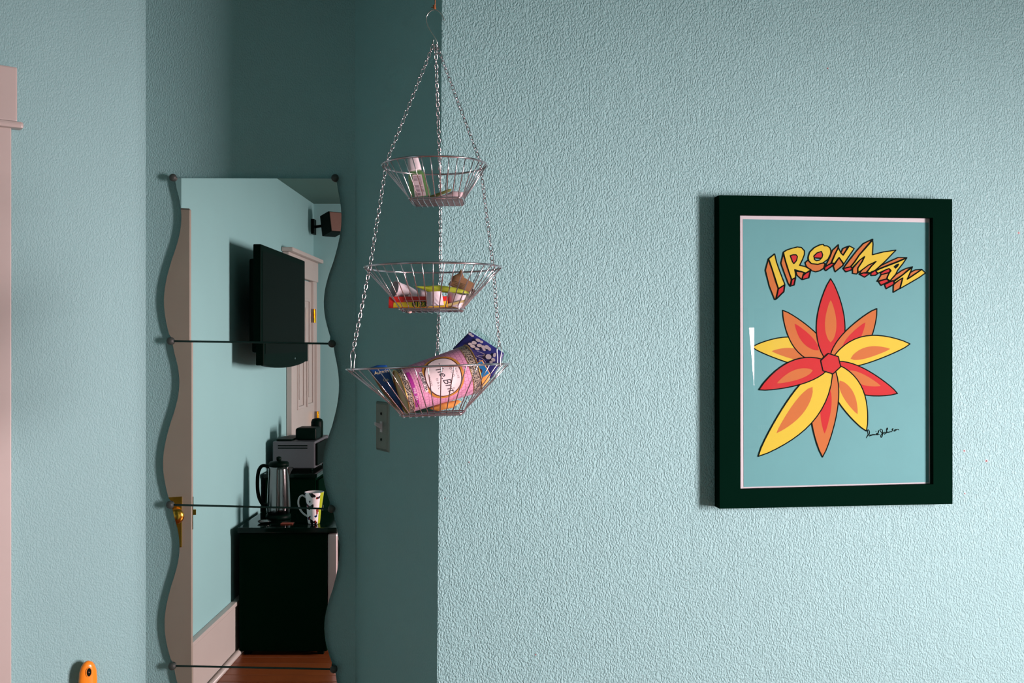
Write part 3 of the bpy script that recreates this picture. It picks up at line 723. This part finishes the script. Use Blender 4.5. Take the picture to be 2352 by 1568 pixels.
lab = decal('label', [(947, 402), (968, 400), (979, 449), (953, 452)], YL, mat('printed_label', (188, 176, 178), .6, vary=.02), bot)
M_lt = mat('label_ink', (95, 75, 85), .7)
b = MB()
for k in range(13):
    y = 405 + k * 2.9; x0 = 949 + k * .5
    for (f0, f1) in ((0, .52), (.62, .95)):
        if random.random() < .12: continue
        w_ = 19 + k * .2; p = [(x0 + w_ * f0, y), (x0 + w_ * (f1 - random.uniform(0, .1)), y - .2), (x0 + w_ * (f1 - .06), y + 1.0), (x0 + w_ * f0, y + 1.2)]
        b.poly([at(*q, YL - .0004) for q in p])
for k in range(7): b.poly([at(*q, YL - .0004) for q in ((955 + k * 1.6, 443), (955.9 + k * 1.6, 443), (956.2 + k * 1.6, 448.5), (955.3 + k * 1.6, 448.5))])
b.build('label_text', M_lt, lab, fix=False)
tag(pillow('folded_card', [(982, 452), (1030, 434), (1037, 433), (1036, 439), (1000, 453)], 1.745, mat('olive_card', (92, 100, 48), .7, vary=.15), None, .004, (.1, 0)), 'folded olive green card lying in the top basket', 'card')
tag(pillow('paper_napkin', [(1012, 452), (1040, 439), (1066, 441), (1058, 456), (1030, 459)], 1.725, mat('pale_paper', (170, 156, 158), .7, vary=.08), None, .006, (.2, 0), .003), 'crumpled pale paper packet lying right in the top basket', 'packet')
tag(pillow('paper_packet', [(990, 455), (1012, 448), (1052, 450), (1056, 461), (1000, 463)], 1.752, mat('pink_paper', (205, 165, 168), .7, vary=.1), None, .005, (.0, 0), .003), 'flat pinkish paper packet at the bottom of the top basket', 'packet')
# --- middle tier
cupm = mat('white_paper_cup', (190, 184, 188), .6, vary=.03)
def cup(name, p0, p1, r0, r1, label, yo0=0, yo1=0, Y=1.73):
    a = at(*p0, Y) + Vector((0, yo0, 0)); c = at(*p1, Y) + Vector((0, yo1, 0)); ax_ = (c - a); L = ax_.length
    Mq = Matrix.Translation(a) @ ax_.to_track_quat('Z', 'Y').to_matrix().to_4x4()
    t = .0008
    o = MB().lathe([(r0, 0), (r1, L - .001), (r1 + .0006, L), (r1 - t, L), (r0 - t, .002), (.0005, .002)], Mq, 28, True, True).build(name, cupm, smooth=False)
    for p in o.data.polygons: p.use_smooth = True
    o.data.set_sharp_from_angle(angle=radians(40))
    return tag(o, label, 'cup')
cup('paper_cup', (932, 672), (907, 665), .0125, .0150, 'small white paper cup lying on its side, furthest left in the middle basket', 0, -.014, 1.735)
cup('paper_cup', (946, 676), (929, 668), .0105, .0120, 'small white paper cup lying behind another at left of middle basket', .01, -.012, 1.765)
cup('paper_cup', (999, 702), (997, 670), .0155, .0128, 'small white paper cup upside down at the middle basket front', 0, 0, 1.70)
cup('paper_cup', (1043, 702), (1050, 672), .0130, .0165, 'beige tinted paper cup at the right of the middle basket', 0, -.004, 1.732)
M_red2 = mat('red_carton', (205, 36, 28), .45, vary=.05); M_yel2 = mat('yellow_carton', (214, 190, 40), .45, vary=.05)
bx = thing('snack_carton', 'long red and yellow carton poking out left of the middle basket', 'carton', at(960, 706, 1.712))
b = MB(); fpt = [(893, 681), (1029, 680), (1028, 705), (892, 707)]
b.prism([at(x, y, 1.712) for x, y in fpt], [at(x, y, 1.712) + Vector((0, .018, 0)) for x, y in fpt]); b.build('box', M_red2, bx, bevel=.0008)
yl = decal('yellow_band', [(904, 694.5), (1028.5, 691), (1028, 704.5), (903, 706)], 1.7116, M_yel2, bx)
vs_, fs_ = text_mesh('0123S', .0125, bold=.0004); ce = at(967, 699, 1.7112)
MB().add([ce + Vector((v.x, 0, v.y)) for v in vs_], fs_).build('lettering', mat('green_black_ink', (20, 60, 30), .6), yl, fix=False)
decal('white_rule', [(927, 690.6), (985, 688.8), (985, 690), (927, 691.6)], 1.7113, M_white, bx)
tag(pillow('snack_wrapper', [(950, 658), (975, 657), (1010, 655), (1046, 660), (1072, 668), (1080, 674), (1040, 673), (1010, 671), (983, 670), (968, 663)], 1.722, mat('lime_foil', (146, 160, 46), .35, vary=.18, scale=60), None, .008, (.1, 0), .006), 'crinkled lime yellow wrapper across the middle basket', 'wrapper')
tag(pillow('tea_sachet', [(962, 680), (965, 662), (982, 670), (980, 683), (968, 684)], 1.735, cupm, None, .006, (.0, 0), .003), 'small folded white sachet beside the lime wrapper', 'sachet')
tag(pillow('tea_sachet', [(1030, 675), (1066, 672), (1083, 668), (1082, 680), (1070, 694), (1032, 700)], 1.755, mat('greyish_sachet', (190, 196, 180), .6, vary=.08), None, .008, (.1, 0), .003), 'pale grey-green sachet at the right of the middle basket', 'sachet')
kp = pillow('kraft_packet', [(1030, 655), (1040, 634), (1052, 628), (1059, 617), (1066, 637), (1091, 652), (1084, 672), (1060, 668)], 1.768, mat('brown_kraft_paper', (112, 84, 54), .8, vary=.12, scale=60), None, .005, (.1, .1), .003)
tag(kp, 'brown kraft paper packet with a pointed corner in the middle basket', 'packet')
b = MB()
for k in range(5):
    x, y = 1045 - k * .8, 645 + k * 3.4
    b.poly([at(*q, 1.7625) for q in ((x, y), (x + 24, y + 8), (x + 24, y + 9), (x, y + 1.2))])
b.build('print_lines', mat('brown_ink', (70, 66, 36), .8), kp, fix=False)
tag(pillow('dark_strip', [(1085, 662), (1093, 668), (1080, 692), (1072, 702), (1068, 699), (1078, 682)], 1.75, mat('dark_brown_wrapper', (60, 44, 30), .6, vary=.1), None, .003), 'dark brown strip leaning at the right side of the middle basket', 'wrapper')
for k, (pts, lb_) in enumerate((([(930, 706), (934, 702), (985, 703), (987, 709), (935, 710)], 'flat olive yellow packet under the red carton'),
                     ([(972, 706), (990, 702), (1030, 697), (1072, 687), (1078, 690), (1030, 704), (984, 710)], 'long straw coloured packet sloping up to the right'),
                     ([(990, 709), (1030, 702), (1080, 690), (1070, 702), (1050, 708)], 'straw coloured packet lowest on the right of the middle basket'))):
    tag(pillow('straw_packet', pts, (1.72, 1.715, 1.735)[k], mat('straw_paper_%s' % ('olive', 'light', 'gold')[k], ((160, 150, 60), (180, 168, 110), (156, 138, 72))[k], .6, vary=.22, scale=90), None, .004, (0, 0), .002), lb_, 'packet', 'straw coloured packets')
# --- bottom tier: the pink tea tin
tc_ = at(1000, 877, 1.742)
aL = at(921, 900, 1.727); aR = at(1084, 847, 1.768); ta = (aR - aL); TL = ta.length; ta.normalize()
tmid = (aL + aR) / 2
e1 = Vector((0, -1, 0)); e1 = (e1 - ta * e1.dot(ta)).normalized(); e2 = ta.cross(e1)
if e2.z > 0: e2 = -e2
def TR(u): return .0388 + .0050 * (u / TL + .5)
def TP(u, v, dr=0.):                 # u along the axis, v arc length round the tin (down the front)
    R = TR(u); th = v / .0435; return tmid + ta * u + (e1 * cos(th) + e2 * sin(th)) * (R + dr)
tin = thing('tea_tin', 'round pink tea tin with a cream oval label lying in the bottom basket', 'tea tin', tmid - Vector((0, 0, .045)))
def pink_mat():
    m = bpy.data.materials.new('pink_checked_tin_print'); m.use_nodes = True; nt = m.node_tree; b_ = nt.nodes['Principled BSDF']
    uv = nt.nodes.new('ShaderNodeUVMap'); br = nt.nodes.new('ShaderNodeTexBrick'); br.offset = .5
    br.inputs['Color1'].default_value = (*lin((196, 138, 166)), 1); br.inputs['Color2'].default_value = (*lin((204, 146, 174)), 1); br.inputs['Mortar'].default_value = (*lin((140, 80, 116)), 1)
    br.inputs['Scale'].default_value = 1; br.inputs['Mortar Size'].default_value = .045; br.inputs['Brick Width'].default_value = 1; br.inputs['Row Height'].default_value = 1
    nt.links.new(uv.outputs[0], br.inputs[0]); nt.links.new(br.outputs['Color'], b_.inputs['Base Color']); b_.inputs['Roughness'].default_value = .4
    return m
NU, NV = 12, 48
b = MB(); vs = []
us = [-TL/2 + TL * i / NU for i in range(NU + 1)]; arc = 2 * pi * .0435
for u in us:
    for k in range(NV): vs.append(TP(u, arc * k / NV))
b.add(vs, [(i*NV+k, i*NV+(k+1) % NV, (i+1)*NV+(k+1) % NV, (i+1)*NV+k) for i in range(NU) for k in range(NV)])
body = b.build('tin_body', pink_mat(), tin, smooth=True, fix=False)
uvl = body.data.uv_layers.new(name='UVMap')
for p in body.data.polygons:
    ks = [body.data.loops[li].vertex_index for li in p.loop_indices]
    wrap = any(k % NV == NV - 1 for k in ks) and any(k % NV == 0 for k in ks)
    for li, vi in zip(p.loop_indices, ks):
        kk = vi % NV
        if wrap and kk == 0: kk = NV
        uvl.data[li].uv = (kk / NV * 40, (vi // NV) / NU * 18)
M_gold = mat('antique_gold_rim', (190, 150, 80), .35, .8, vary=.2, scale=80)
M_goldring = mat('gold_label_ring', (196, 140, 62), .4, .3, vary=.35, scale=40)
M_ovaldark = mat('dark_label_ring', (70, 30, 26), .5)
M_cream = mat('cream_label', (208, 198, 198), .5, vary=.02)
for u0, du, r_, nm in ((-TL/2, 0, .0015, 'rim'), (TL/2, 0, .0015, 'rim')):
    MB().tube([TP(u0, arc * k / 48, .0004) for k in range(48)], .0012, 6, closed=True).build(nm, M_gold, tin, smooth=True)
for u0, s_ in ((-TL/2, 1), (TL/2, -1)):
    q = [TP(u0 + s_ * .001, arc * k / 48, -.0003) for k in range(48)]
    MB().add(q, [tuple(range(48))]).build('end_disc', M_gold, tin, fix=False)
def lace():
    m = bpy.data.materials.new('black_lace_print'); m.use_nodes = True; nt = m.node_tree; b_ = nt.nodes['Principled BSDF']
    tcn = nt.nodes.new('ShaderNodeTexCoord'); vo = nt.nodes.new('ShaderNodeTexVoronoi'); vo.inputs['Scale'].default_value = 330; vo.feature = 'DISTANCE_TO_EDGE'
    rp = nt.nodes.new('ShaderNodeValToRGB'); rp.color_ramp.interpolation = 'CONSTANT'; rp.color_ramp.elements[0].color = (*lin((170, 160, 142)), 1); rp.color_ramp.elements[1].position = .10; rp.color_ramp.elements[1].color = (*lin((28, 24, 24)), 1)
    nt.links.new(tcn.outputs['Object'], vo.inputs[0]); nt.links.new(vo.outputs['Distance'], rp.inputs[0]); nt.links.new(rp.outputs[0], b_.inputs['Base Color']); b_.inputs['Roughness'].default_value = .5
    return m
M_lace = lace()
def band(name, u0, u1, m, dr=.0004, v0=0, v1=None):
    v1 = arc if v1 is None else v1; n = 48; vs = []
    for k in range(n + 1): vs += [TP(u0, v0 + (v1 - v0) * k / n, dr), TP(u1, v0 + (v1 - v0) * k / n, dr)]
    return MB().add(vs, [(2*k, 2*k+1, 2*k+3, 2*k+2) for k in range(n)]).build(name, m, tin, smooth=True, fix=False)
h2 = TL / 2
band('lace_band', -h2 + .001, -h2 + .0095, M_lace); band('lace_band', h2 - .0145, h2 - .002, M_lace)
band('gold_line', -h2 + .0095, -h2 + .0105, M_gold, .0005); band('gold_line', h2 - .0155, h2 - .0145, M_gold, .0005)
# purple ribbon label
rb = band('purple_ribbon', -h2 + .0125, -h2 + .0185, mat('purple_print', (150, 40, 130), .5, vary=.1), .0006, -.035, .042)
def wrap_text(txt, size, u, v, ang, m, parent, dr=.00100, shear=0., bold=0.):
    vs_, fs_ = text_mesh(txt, size, shear, bold); ca, sa = cos(ang), sin(ang); out = []
    for p in vs_:
        x = p.x * ca - p.y * sa; y = p.x * sa + p.y * ca
        out.append(TP(u + y, v + x, dr))
    return MB().add(out, fs_).build('lettering', m, parent, fix=False)
M_tx = mat('dark_lettering', (30, 26, 40), .5); M_wt = mat('white_lettering', (236, 220, 226), .5)
wrap_text('FINE  TEA', .0058, -h2 + .0155, .012, 0, M_wt, rb)
bl = band('description_label', -h2 + .033, -h2 + .0385, M_cream, .0006, -.026, .014)
wrap_text('DETAILED TEA', .0052, -h2 + .0357, -.006, 0, M_tx, bl, bold=.00015)
wrap_text('NET WEIGHT', .0034, -h2 + .0275, -.006, 0, mat('mauve_ink', (120, 70, 105), .6), bl)
def oval(name, uc, vc, a, c, m, dr, rings=5):
    vs = [TP(uc, vc, dr)]; n = 48; fs = []
    for r in range(1, rings + 1):
        for k in range(n):
            t = 2*pi*k/n; vs.append(TP(uc + a * r / rings * cos(t), vc + c * r / rings * sin(t), dr))
    fs += [(0, 1 + (k+1) % n, 1 + k) for k in range(n)]
    for r in range(rings - 1):
        for k in range(n): fs.append((1 + r*n + k, 1 + r*n + (k+1) % n, 1 + (r+1)*n + (k+1) % n, 1 + (r+1)*n + k))
    return MB().add(vs, fs).build(name, m, tin, smooth=True, fix=False)
uc, vc = .0035, -.004
oval('gold_oval', uc, vc, .0365, .044, M_goldring, .0005)
oval('dark_oval', uc, vc, .0325, .0395, M_ovaldark, .0007)
cl = oval('label_oval', uc, vc, .0305, .0375, M_cream, .0009)
wrap_text('The.Brit', .0188, uc + .001, vc + .001, radians(13), M_tx, cl, shear=.4, bold=.0)
wrap_text('F O O D', .0062, uc + .0165, vc - .005, radians(0), M_tx, cl)
wrap_text('H A L L', .0062, uc - .0125, vc + .010, radians(0), M_tx, cl)
wrap_text('R E V E R E', .0042, uc - .024, vc + .0, radians(0), M_lt, cl); wrap_text('H O U S E', .0042, uc + .0245, vc + .002, radians(0), M_lt, cl)
# --- packets round the tin
M_navy = mat('navy_foil', (22, 28, 92), .4, vary=.15, scale=30); M_sky = mat('bright_blue_foil', (20, 110, 175), .35, vary=.15, scale=40)
M_petal = mat('grey_white_flower_print', (140, 142, 148), .5, vary=.06)
fb = pillow('floral_packet', [(1079, 761), (1104, 776), (1158, 811), (1150, 835), (1128, 868), (1085, 862), (1040, 800)], 1.795, M_navy, None, .010, (.0, 0), .002)
tag(fb, 'navy blue packet with silver flowers standing behind the pink tin', 'packet')
pet = MB()
def blob(cx, cy, r, ry=None, a=0):
    ry = ry or r; return [(cx + r * cos(t) * cos(a) - ry * sin(t) * sin(a), cy + r * cos(t) * sin(a) + ry * sin(t) * cos(a)) for t in [2*pi*k/12 for k in range(12)]]
fl = MB(); fo = MB()
for (x, y, r, ry, a) in ((1080, 767, 4.5, 3, .5), (1085, 771, 4, 2.5, .2), (1098, 781, 6, 3.5, .4), (1089, 787, 6, 4, .2), (1101, 793, 6, 4, .1), (1086, 795, 6, 3.5, .2), (1096, 801, 6, 3, .3), (1110, 797, 5, 4, .6),
                     (1118, 797, 6, 4.5, .4), (1124, 801, 5, 3.5, .9), (1122, 819, 7, 6, .2), (1136, 815, 5, 3.6, 1.9), (1133, 826, 5, 4, .6), (1106, 785, 4, 3, .3), (1128, 831, 4, 3, 0), (1080, 790, 5, 3, .2), (1112, 803, 4, 2.5, .5), (1093, 823, 2, 2, 0), (1102, 827, 2, 2, 0)):
    pl_ = blob(x, y, r, ry, a); fl.poly([at(*q, 1.7875 - r * .00002) for q in pl_])
fl.build('printed_flower', M_petal, fb, fix=False)
for sqp in ([(1096, 806), (1112, 812), (1112, 817), (1098, 816)], [(1094, 817), (1110, 824), (1116, 832)]): 
    decal('printed_line', sqp, 1.7872, M_petal, fb, wd=.9)
tag(pillow('clear_wrapper', [(1084, 759), (1098, 756), (1140, 790), (1164, 806), (1176, 818), (1160, 834), (1150, 822), (1108, 778)], 1.803, clear_mat('cellophane_film', (.86, .92, .91), 1.3, .7, .15), None, .004, (0, 0), .002), 'clear cellophane wrapper behind the navy packet', 'wrapper')
cb = pillow('cookie_packet', [(1083, 838), (1108, 826), (1127, 860), (1121, 876), (1100, 896), (1088, 880)], 1.772, mat('cookie_print', (208, 146, 70), .6, vary=.25, scale=120), None, .008, (0, 0), .002)
tag(cb, 'bright blue packet with a biscuit picture right of the pink tin', 'packet')
decal('blue_panel', [(1086, 838), (1107, 829), (1124, 857), (1104, 870), (1092, 862)], 1.7665, M_sky, cb)
decal('berry_picture', blob(1102, 852, 6, 6), 1.7662, mat('dark_berry_print', (70, 30, 30), .5), cb)
bp2 = pillow('blue_packet', [(846, 845), (868, 838), (888, 838), (905, 880), (920, 925), (928, 946), (905, 930), (880, 903), (858, 868)], 1.722, M_sky, None, .008, (0, 0), .002)
tag(bp2, 'blue packet with gold lettering left of the pink tin', 'packet')
decal('brown_edge', [(848, 852), (856, 862), (892, 905), (916, 934), (925, 944), (905, 930), (880, 903), (858, 868)], 1.7168, mat('brown_print', (120, 86, 52), .6, vary=.2), bp2)
bp2.data.materials[0] = mat('deep_blue_foil', (14, 66, 128), .35, vary=.2, scale=40)
for txt, x, y, sz in (('Austrin', 876, 854, .0085), ('Co', 886, 872, .0075)):
    vs_, fs_ = text_mesh(txt, sz); ce = at(x, y, 1.7164); a = radians(12)
    MB().add([ce + Vector((v.x * cos(a) - v.y * sin(a), 0, v.x * sin(a) + v.y * cos(a))) for v in vs_], fs_).build('lettering', mat('pale_gold_ink', (210, 200, 150), .5), bp2, fix=False)
tag(pillow('biscuit_packet', [(985, 938), (1010, 926), (1052, 918), (1060, 922), (1040, 936), (1005, 944)], 1.748, MATS['cookie_print'], None, .010, (0, 0), .003), 'orange-brown biscuit packet under the pink tin', 'packet')
tag(pillow('green_packet', [(925, 944), (960, 936), (1000, 930), (1004, 942), (960, 948)], 1.77, mat('dark_green_foil', (34, 72, 60), .5, vary=.2), None, .006, (0, 0), .002), 'dark green packet flat at the bottom of the lowest basket', 'packet')

# ---------------------------------------------------------------- the far side of the room, seen in the mirror
def rbox(b, x0, x1, v0, v1, z0, z1): return b.box((x0, 2*YM - v1, z0), (x1, 2*YM - v0, z1))
def px_x(px, yv_): return (px - 1176) / F * yv_
def py_z(py, yv_): return 1.5 + (784 - py) / F * yv_
# television
M_bez = mat('television_bezel', (1, 16, 10), .45, vary=.08, spec=.02); M_scr = mat('television_screen', (5, 12, 8), .35, spec=.01)
tv = thing('television', 'black flat television mounted on the wall, seen in the mirror', 'television', rv(-1.25, 5.26, 1.37))
T0, T1, TZ0, TZ1 = 4.76, 5.77, 1.385, 1.966
b = rbox(MB(), -1.238, -1.2, T0, T1, TZ0, TZ1); b.build('casing', M_bez, tv, bevel=.006, seg=3)
rbox(MB(), -1.1995, -1.1985, T0 + .03, T1 - .03, TZ0 + .055, TZ1 - .03).build('screen', M_scr, tv)
b = MB(); pr = []
for k in range(13):
    t = k / 12; v = T0 + .004 + (T1 - T0 - .008) * t; dz = .030 * sin(pi * t) ** .6 + .004; pr.append((v, TZ0 + .012 - dz))
bp_ = [rv(-1.232, v, z) for v, z in pr] + [rv(-1.232, T1 - .004, TZ0 + .02), rv(-1.232, T0 + .004, TZ0 + .02)]
b.prism(bp_, [p + Vector((.028, 0, 0)) for p in bp_]); b.build('speaker_lip', M_bez, tv, bevel=.003)
rbox(MB(), -1.285, -1.239, T0 + .1, T1 - .1, TZ0 + .06, TZ1 - .06).build('back_housing', M_bez, tv, bevel=.012)
rbox(rbox(MB(), -1.30, -1.286, 5.1, 5.42, 1.55, 1.8), WX + .001, -1.30, 5.18, 5.34, 1.6, 1.75).build('wall_bracket', M_dark, tv)
rbox(MB(), -1.1999, -1.1975, 5.42, 5.435, TZ0 + .018, TZ0 + .028).build('power_button', M_chrome, tv, bevel=.001)
# small fridge
fg = thing('mini_fridge', 'compact black fridge with silver door on the floor in the mirror', 'fridge', rv(-1.09, 5.0, 0))
M_fr = mat('black_fridge_enamel', (0, 18, 8), .7, vary=.12, scale=6, spec=.01); M_top = mat('glossy_black_top', (2, 16, 10), .08, spec=.2)
rbox(MB(), -1.315, -.895, 4.755, 5.235, .02, .585).build('cabinet', M_fr, fg, bevel=.004)
rbox(MB(), -1.32, -.845, 4.745, 5.245, .586, .612).build('top_panel', M_top, fg, bevel=.005)
dr = rbox(MB(), -.892, -.845, 4.755, 5.235, .04, .582).build('door', mat('brushed_steel_door', (190, 178, 176), .35, .7, vary=.05, scale=30), fg, bevel=.010, seg=3)
rbox(MB(), -.8445, -.836, 4.78, 4.81, .42, .55).build('handle_recess', M_dark, dr, bevel=.002)
for x in (-1.28, -.93):
    for v in (4.79, 5.2): rbox(MB(), x - .015, x + .015, v - .015, v + .015, .0, .02).build('foot', M_dark, fg)
# cabinet behind with the small oven on it
cbn = thing('black_cabinet', 'black cabinet behind the fridge carrying the small oven', 'cabinet', rv(-1.15, 5.6, 0))
rbox(MB(), -1.33, -1.06, 5.30, 5.86, 0, .775).build('carcass', M_fr, cbn, bevel=.004)
rbox(MB(), -1.335, -1.05, 5.285, 5.87, .776, .797).build('worktop', M_top, cbn, bevel=.003)
cd_ = rbox(MB(), -1.059, -1.045, 5.31, 5.85, .05, .76).build('cabinet_door', M_fr, cbn, bevel=.003)
MB().tube([rv(-1.035, 5.36, .5), rv(-1.035, 5.36, .62)], .005, 8).build('handle', M_chrome, cd_, smooth=True)
ov = thing('toaster_oven', 'small grey toaster oven with side vents behind the kettle', 'toaster oven', rv(-1.2, 5.6, .797))
M_ov = mat('grey_oven_metal', (84, 86, 90), .5, .2, vary=.06)
rbox(MB(), -1.315, -1.085, 5.40, 5.80, .812, .957).build('oven_body', M_ov, ov, bevel=.006)
rbox(MB(), -1.084, -1.072, 5.41, 5.72, .825, .945).build('glass_door', M_scr, ov, bevel=.003)
for z in (.935, .922): rbox(MB(), -1.285, -1.125, 5.3975, 5.3995, z - .003, z + .003).build('vent_slot', M_dark, ov)
for z in (.92, .885, .845):
    Mq = Matrix.Translation(rv(-1.084, 5.76, z)) @ Matrix.Rotation(pi / 2, 4, 'Y'); MB().lathe([(.012, 0), (.011, .012), (.009, .016), (.001, .017)], Mq, 14).build('knob', M_dark, ov, smooth=True)
for x in (-1.29, -1.11):
    for v in (5.43, 5.77): MB().lathe([(.010, 0), (.009, .015)], Matrix.Translation(rv(x, v, .797)), 10).build('foot', M_dark, ov, smooth=True)
# black bags on the oven
bg1 = rbox(MB(), -1.205, -1.09, 5.46, 5.60, .9585, 1.025).build('camera_case', M_dark, None, bevel=.014, seg=3); tag(bg1, 'low black padded case on top of the toaster oven', 'case')
g = MB().lathe([(.030, 0), (.034, .006), (.034, .085), (.028, .100), (.012, .106), (.001, .107)], Matrix.Translation(rv(-1.125, 5.66, .9585)), 20, sx=1.0)
tag(g.build('lens_pouch', M_dark, None, smooth=True), 'taller rounded black pouch beside the padded case', 'pouch')
tag(rbox(MB(), -1.30, -1.215, 5.42, 5.6, .9585, .968).build('folded_cloth', M_dark, None, bevel=.004), 'thin black folded cloth hanging on the oven top', 'cloth')
# kettle
kc = rv(px_x(634, 5.0), 5.0, .6125)
kt = thing('electric_kettle', 'tall polished steel electric kettle on the fridge top', 'kettle', kc)
M_st = mat('mirror_polished_steel', (128, 124, 124), .12, 1.0)
Mk_ = Matrix.Translation(kc)
MB().lathe([(.060, 0), (.062, .006), (.060, .020), (.052, .024)], Mk_, 32).build('power_base', M_dark, kt, smooth=True)
MB().lathe([(.054, .025), (.058, .030), (.059, .05), (.054, .18), (.050, .245), (.049, .262)], Mk_, 36).build('jug', M_st, kt, smooth=True)
ld_ = MB().lathe([(.050, .2625), (.050, .276), (.044, .284), (.010, .290), (.001, .291)], Mk_, 32).build('lid', M_dark, kt, smooth=True)
MB().lathe([(.010, .289), (.013, .297), (.012, .308), (.001, .311)], Mk_, 20).build('lid_knob', M_dark, ld_, smooth=True)
hp = smooth_line([kc + Vector((-.046, 0, .258)), kc + Vector((-.085, 0, .262)), kc + Vector((-.105, 0, .22)), kc + Vector((-.105, 0, .13)), kc + Vector((-.085, 0, .075)), kc + Vector((-.056, 0, .065))], 6)
MB().tube(hp, .009, 10).build('handle', M_dark, kt, smooth=True)
MB().add([kc + Vector(p) for p in ((.040, -.016, .258), (.040, .016, .258), (.074, 0, .256), (.044, -.012, .20), (.044, .012, .20), (.058, 0, .225))], [(0, 2, 1), (0, 3, 5, 2), (1, 2, 5, 4), (0, 1, 4, 3), (3, 4, 5)]).build('spout', M_st, kt)
# mug
mc = rv(px_x(716, 4.86), 4.86, .6125)
mg = thing('patterned_mug', 'tall white mug with blue, red and lime pattern on the fridge top', 'mug', mc)
def mug_mat():
    m = bpy.data.materials.new('patterned_mug_glaze'); m.use_nodes = True; nt = m.node_tree; b_ = nt.nodes['Principled BSDF']; L = nt.links
    tcn = nt.nodes.new('ShaderNodeTexCoord'); n = nt.nodes.new('ShaderNodeTexNoise'); n.inputs['Scale'].default_value = 34; n.inputs['Detail'].default_value = 1.5; L.new(tcn.outputs['Object'], n.inputs[0])
    st = nt.nodes.new('ShaderNodeMath'); st.operation = 'GREATER_THAN'; st.inputs[1].default_value = .575; L.new(n.outputs['Fac'], st.inputs[0])
    n2 = nt.nodes.new('ShaderNodeTexNoise'); n2.inputs['Scale'].default_value = 22; L.new(tcn.outputs['Object'], n2.inputs[0])
    rp = nt.nodes.new('ShaderNodeValToRGB'); rp.color_ramp.interpolation = 'CONSTANT'; e = rp.color_ramp.elements; e[0].color = (*lin((20, 50, 90)), 1); e[1].position = .47; e[1].color = (*lin((150, 36, 28)), 1)
    e2_ = e.new(.53); e2_.color = (*lin((16, 20, 22)), 1); L.new(n2.outputs['Fac'], rp.inputs[0])
    mx = nt.nodes.new('ShaderNodeMix'); mx.data_type = 'RGBA'; mx.inputs[6].default_value = (*lin((240, 228, 230)), 1); L.new(rp.outputs[0], mx.inputs[7]); L.new(st.outputs[0], mx.inputs[0])
    L.new(mx.outputs[2], b_.inputs['Base Color']); b_.inputs['Roughness'].default_value = .2; return m
M_mug = mug_mat()
Mm = Matrix.Translation(mc); prf = [(.026, 0), (.029, .003), (.031, .02), (.036, .08), (.046, .150), (.0465, .154), (.0445, .154), (.034, .08), (.029, .02), (.027, .006), (.0005, .006)]
mb_ = MB().lathe(prf, Mm, 36, True, False).build('mug_body', M_mug, mg, smooth=True)
mb_.data.materials.append(mat('lime_glaze', (150, 166, 30), .25)); mb_.data.materials.append(M_white)
for p in mb_.data.polygons:
    c = p.center - mc; a = math.atan2(c.y, c.x)
    r_ = sqrt(c.x ** 2 + c.y ** 2)
    if p.index >= 36 * 5 and p.index < 36 * 11: p.material_index = 2
    elif -.75 < a < .75 and p.index < 36 * 5: p.material_index = 1
hp = smooth_line([mc + Vector(p) for p in ((-.040, .006, .128), (-.058, .01, .138), (-.073, .012, .122), (-.074, .012, .09), (-.055, .010, .055), (-.030, .006, .035))], 6)
MB().tube(hp, .0045, 10).build('handle', M_white, mg, smooth=True)
# small plate and spoon by the kettle
tag(MB().lathe([(.018, 0), (.028, .003), (.034, .010), (.033, .0105), (.026, .005), (.001, .004)], Matrix.Translation(rv(px_x(602, 4.87), 4.87, .6125)), 24).build('steel_dish', M_st, smooth=True), 'shallow steel dish left of the kettle', 'dish')
tag(rbox(MB(), px_x(640, 4.84), px_x(668, 4.84), 4.83, 4.87, .6125, .617).build('red_sachet', mat('red_brown_sachet', (150, 60, 40), .5, vary=.2), bevel=.001), 'flat red-brown sachet in front of the kettle', 'sachet')
# loudspeaker in the far corner
sc_ = rv(px_x(762, 6.6), 6.6, py_z(515, 6.6))
sp = thing('corner_speaker', 'small dark loudspeaker with brown grille high in the far corner', 'loudspeaker', sc_)
Rt = Matrix.Translation(sc_) @ Matrix.Rotation(radians(-42), 4, 'Z') @ Matrix.Rotation(radians(12), 4, 'X')
b = MB(); b.box((-.05, -.055, -.07), (.05, .055, .07)); b.v = [tuple(Rt @ Vector(v)) for v in b.v]; b.build('speaker_box', M_dark, sp, bevel=.004)
b = MB(); b.box((-.045, .0555, -.064), (.045, .062, .064)); b.v = [tuple(Rt @ Vector(v)) for v in b.v]; b.build('grille', mat('brown_grille_cloth', (110, 84, 74), .8, vary=.1, scale=200), sp, bevel=.003)
MB().tube([sc_ + Vector((-.02, -.03, 0)), Vector((WX + .02, YB + .05, sc_.z))], .010, 8).box((WX + .001, YB + .01, sc_.z - .05), (WX + .02, YB + .09, sc_.z + .05)).build('wall_arm', M_dark, sp)
# curtain on the rear window, drawn to a narrow slit
M_cur = mat('dark_curtain_cloth', (40, 80, 76), .9, vary=.1)
for side_, (x0, x1) in enumerate(((BX0 - .06, 2.6), (2.604, BX1 + .008))):
    b = MB(); n = 40; vs = []
    for k in range(n + 1):
        t = k / n
        for z in (.80, 1.72):
            x = x0 + ((x1 if side_ else (2.622 if z < 1 else 2.538)) - x0) * t
            vs.append((x, YB + .06 - .028 * side_ + .012 * sin(t * 34), z))
    vs += [(v[0], v[1] - .003, v[2]) for v in vs]; m2 = 2 * (n + 1)
    b.add(vs, [(2*k, 2*k+2, 2*k+3, 2*k+1) for k in range(n)] + [(m2+2*k+1, m2+2*k+3, m2+2*k+2, m2+2*k) for k in range(n)])
    tag(b.build('curtain', M_cur, smooth=True, fix=False), ('dark teal curtain drawn over the left half of the rear window', 'dark teal curtain drawn over the right half of the rear window')[side_], 'curtain')
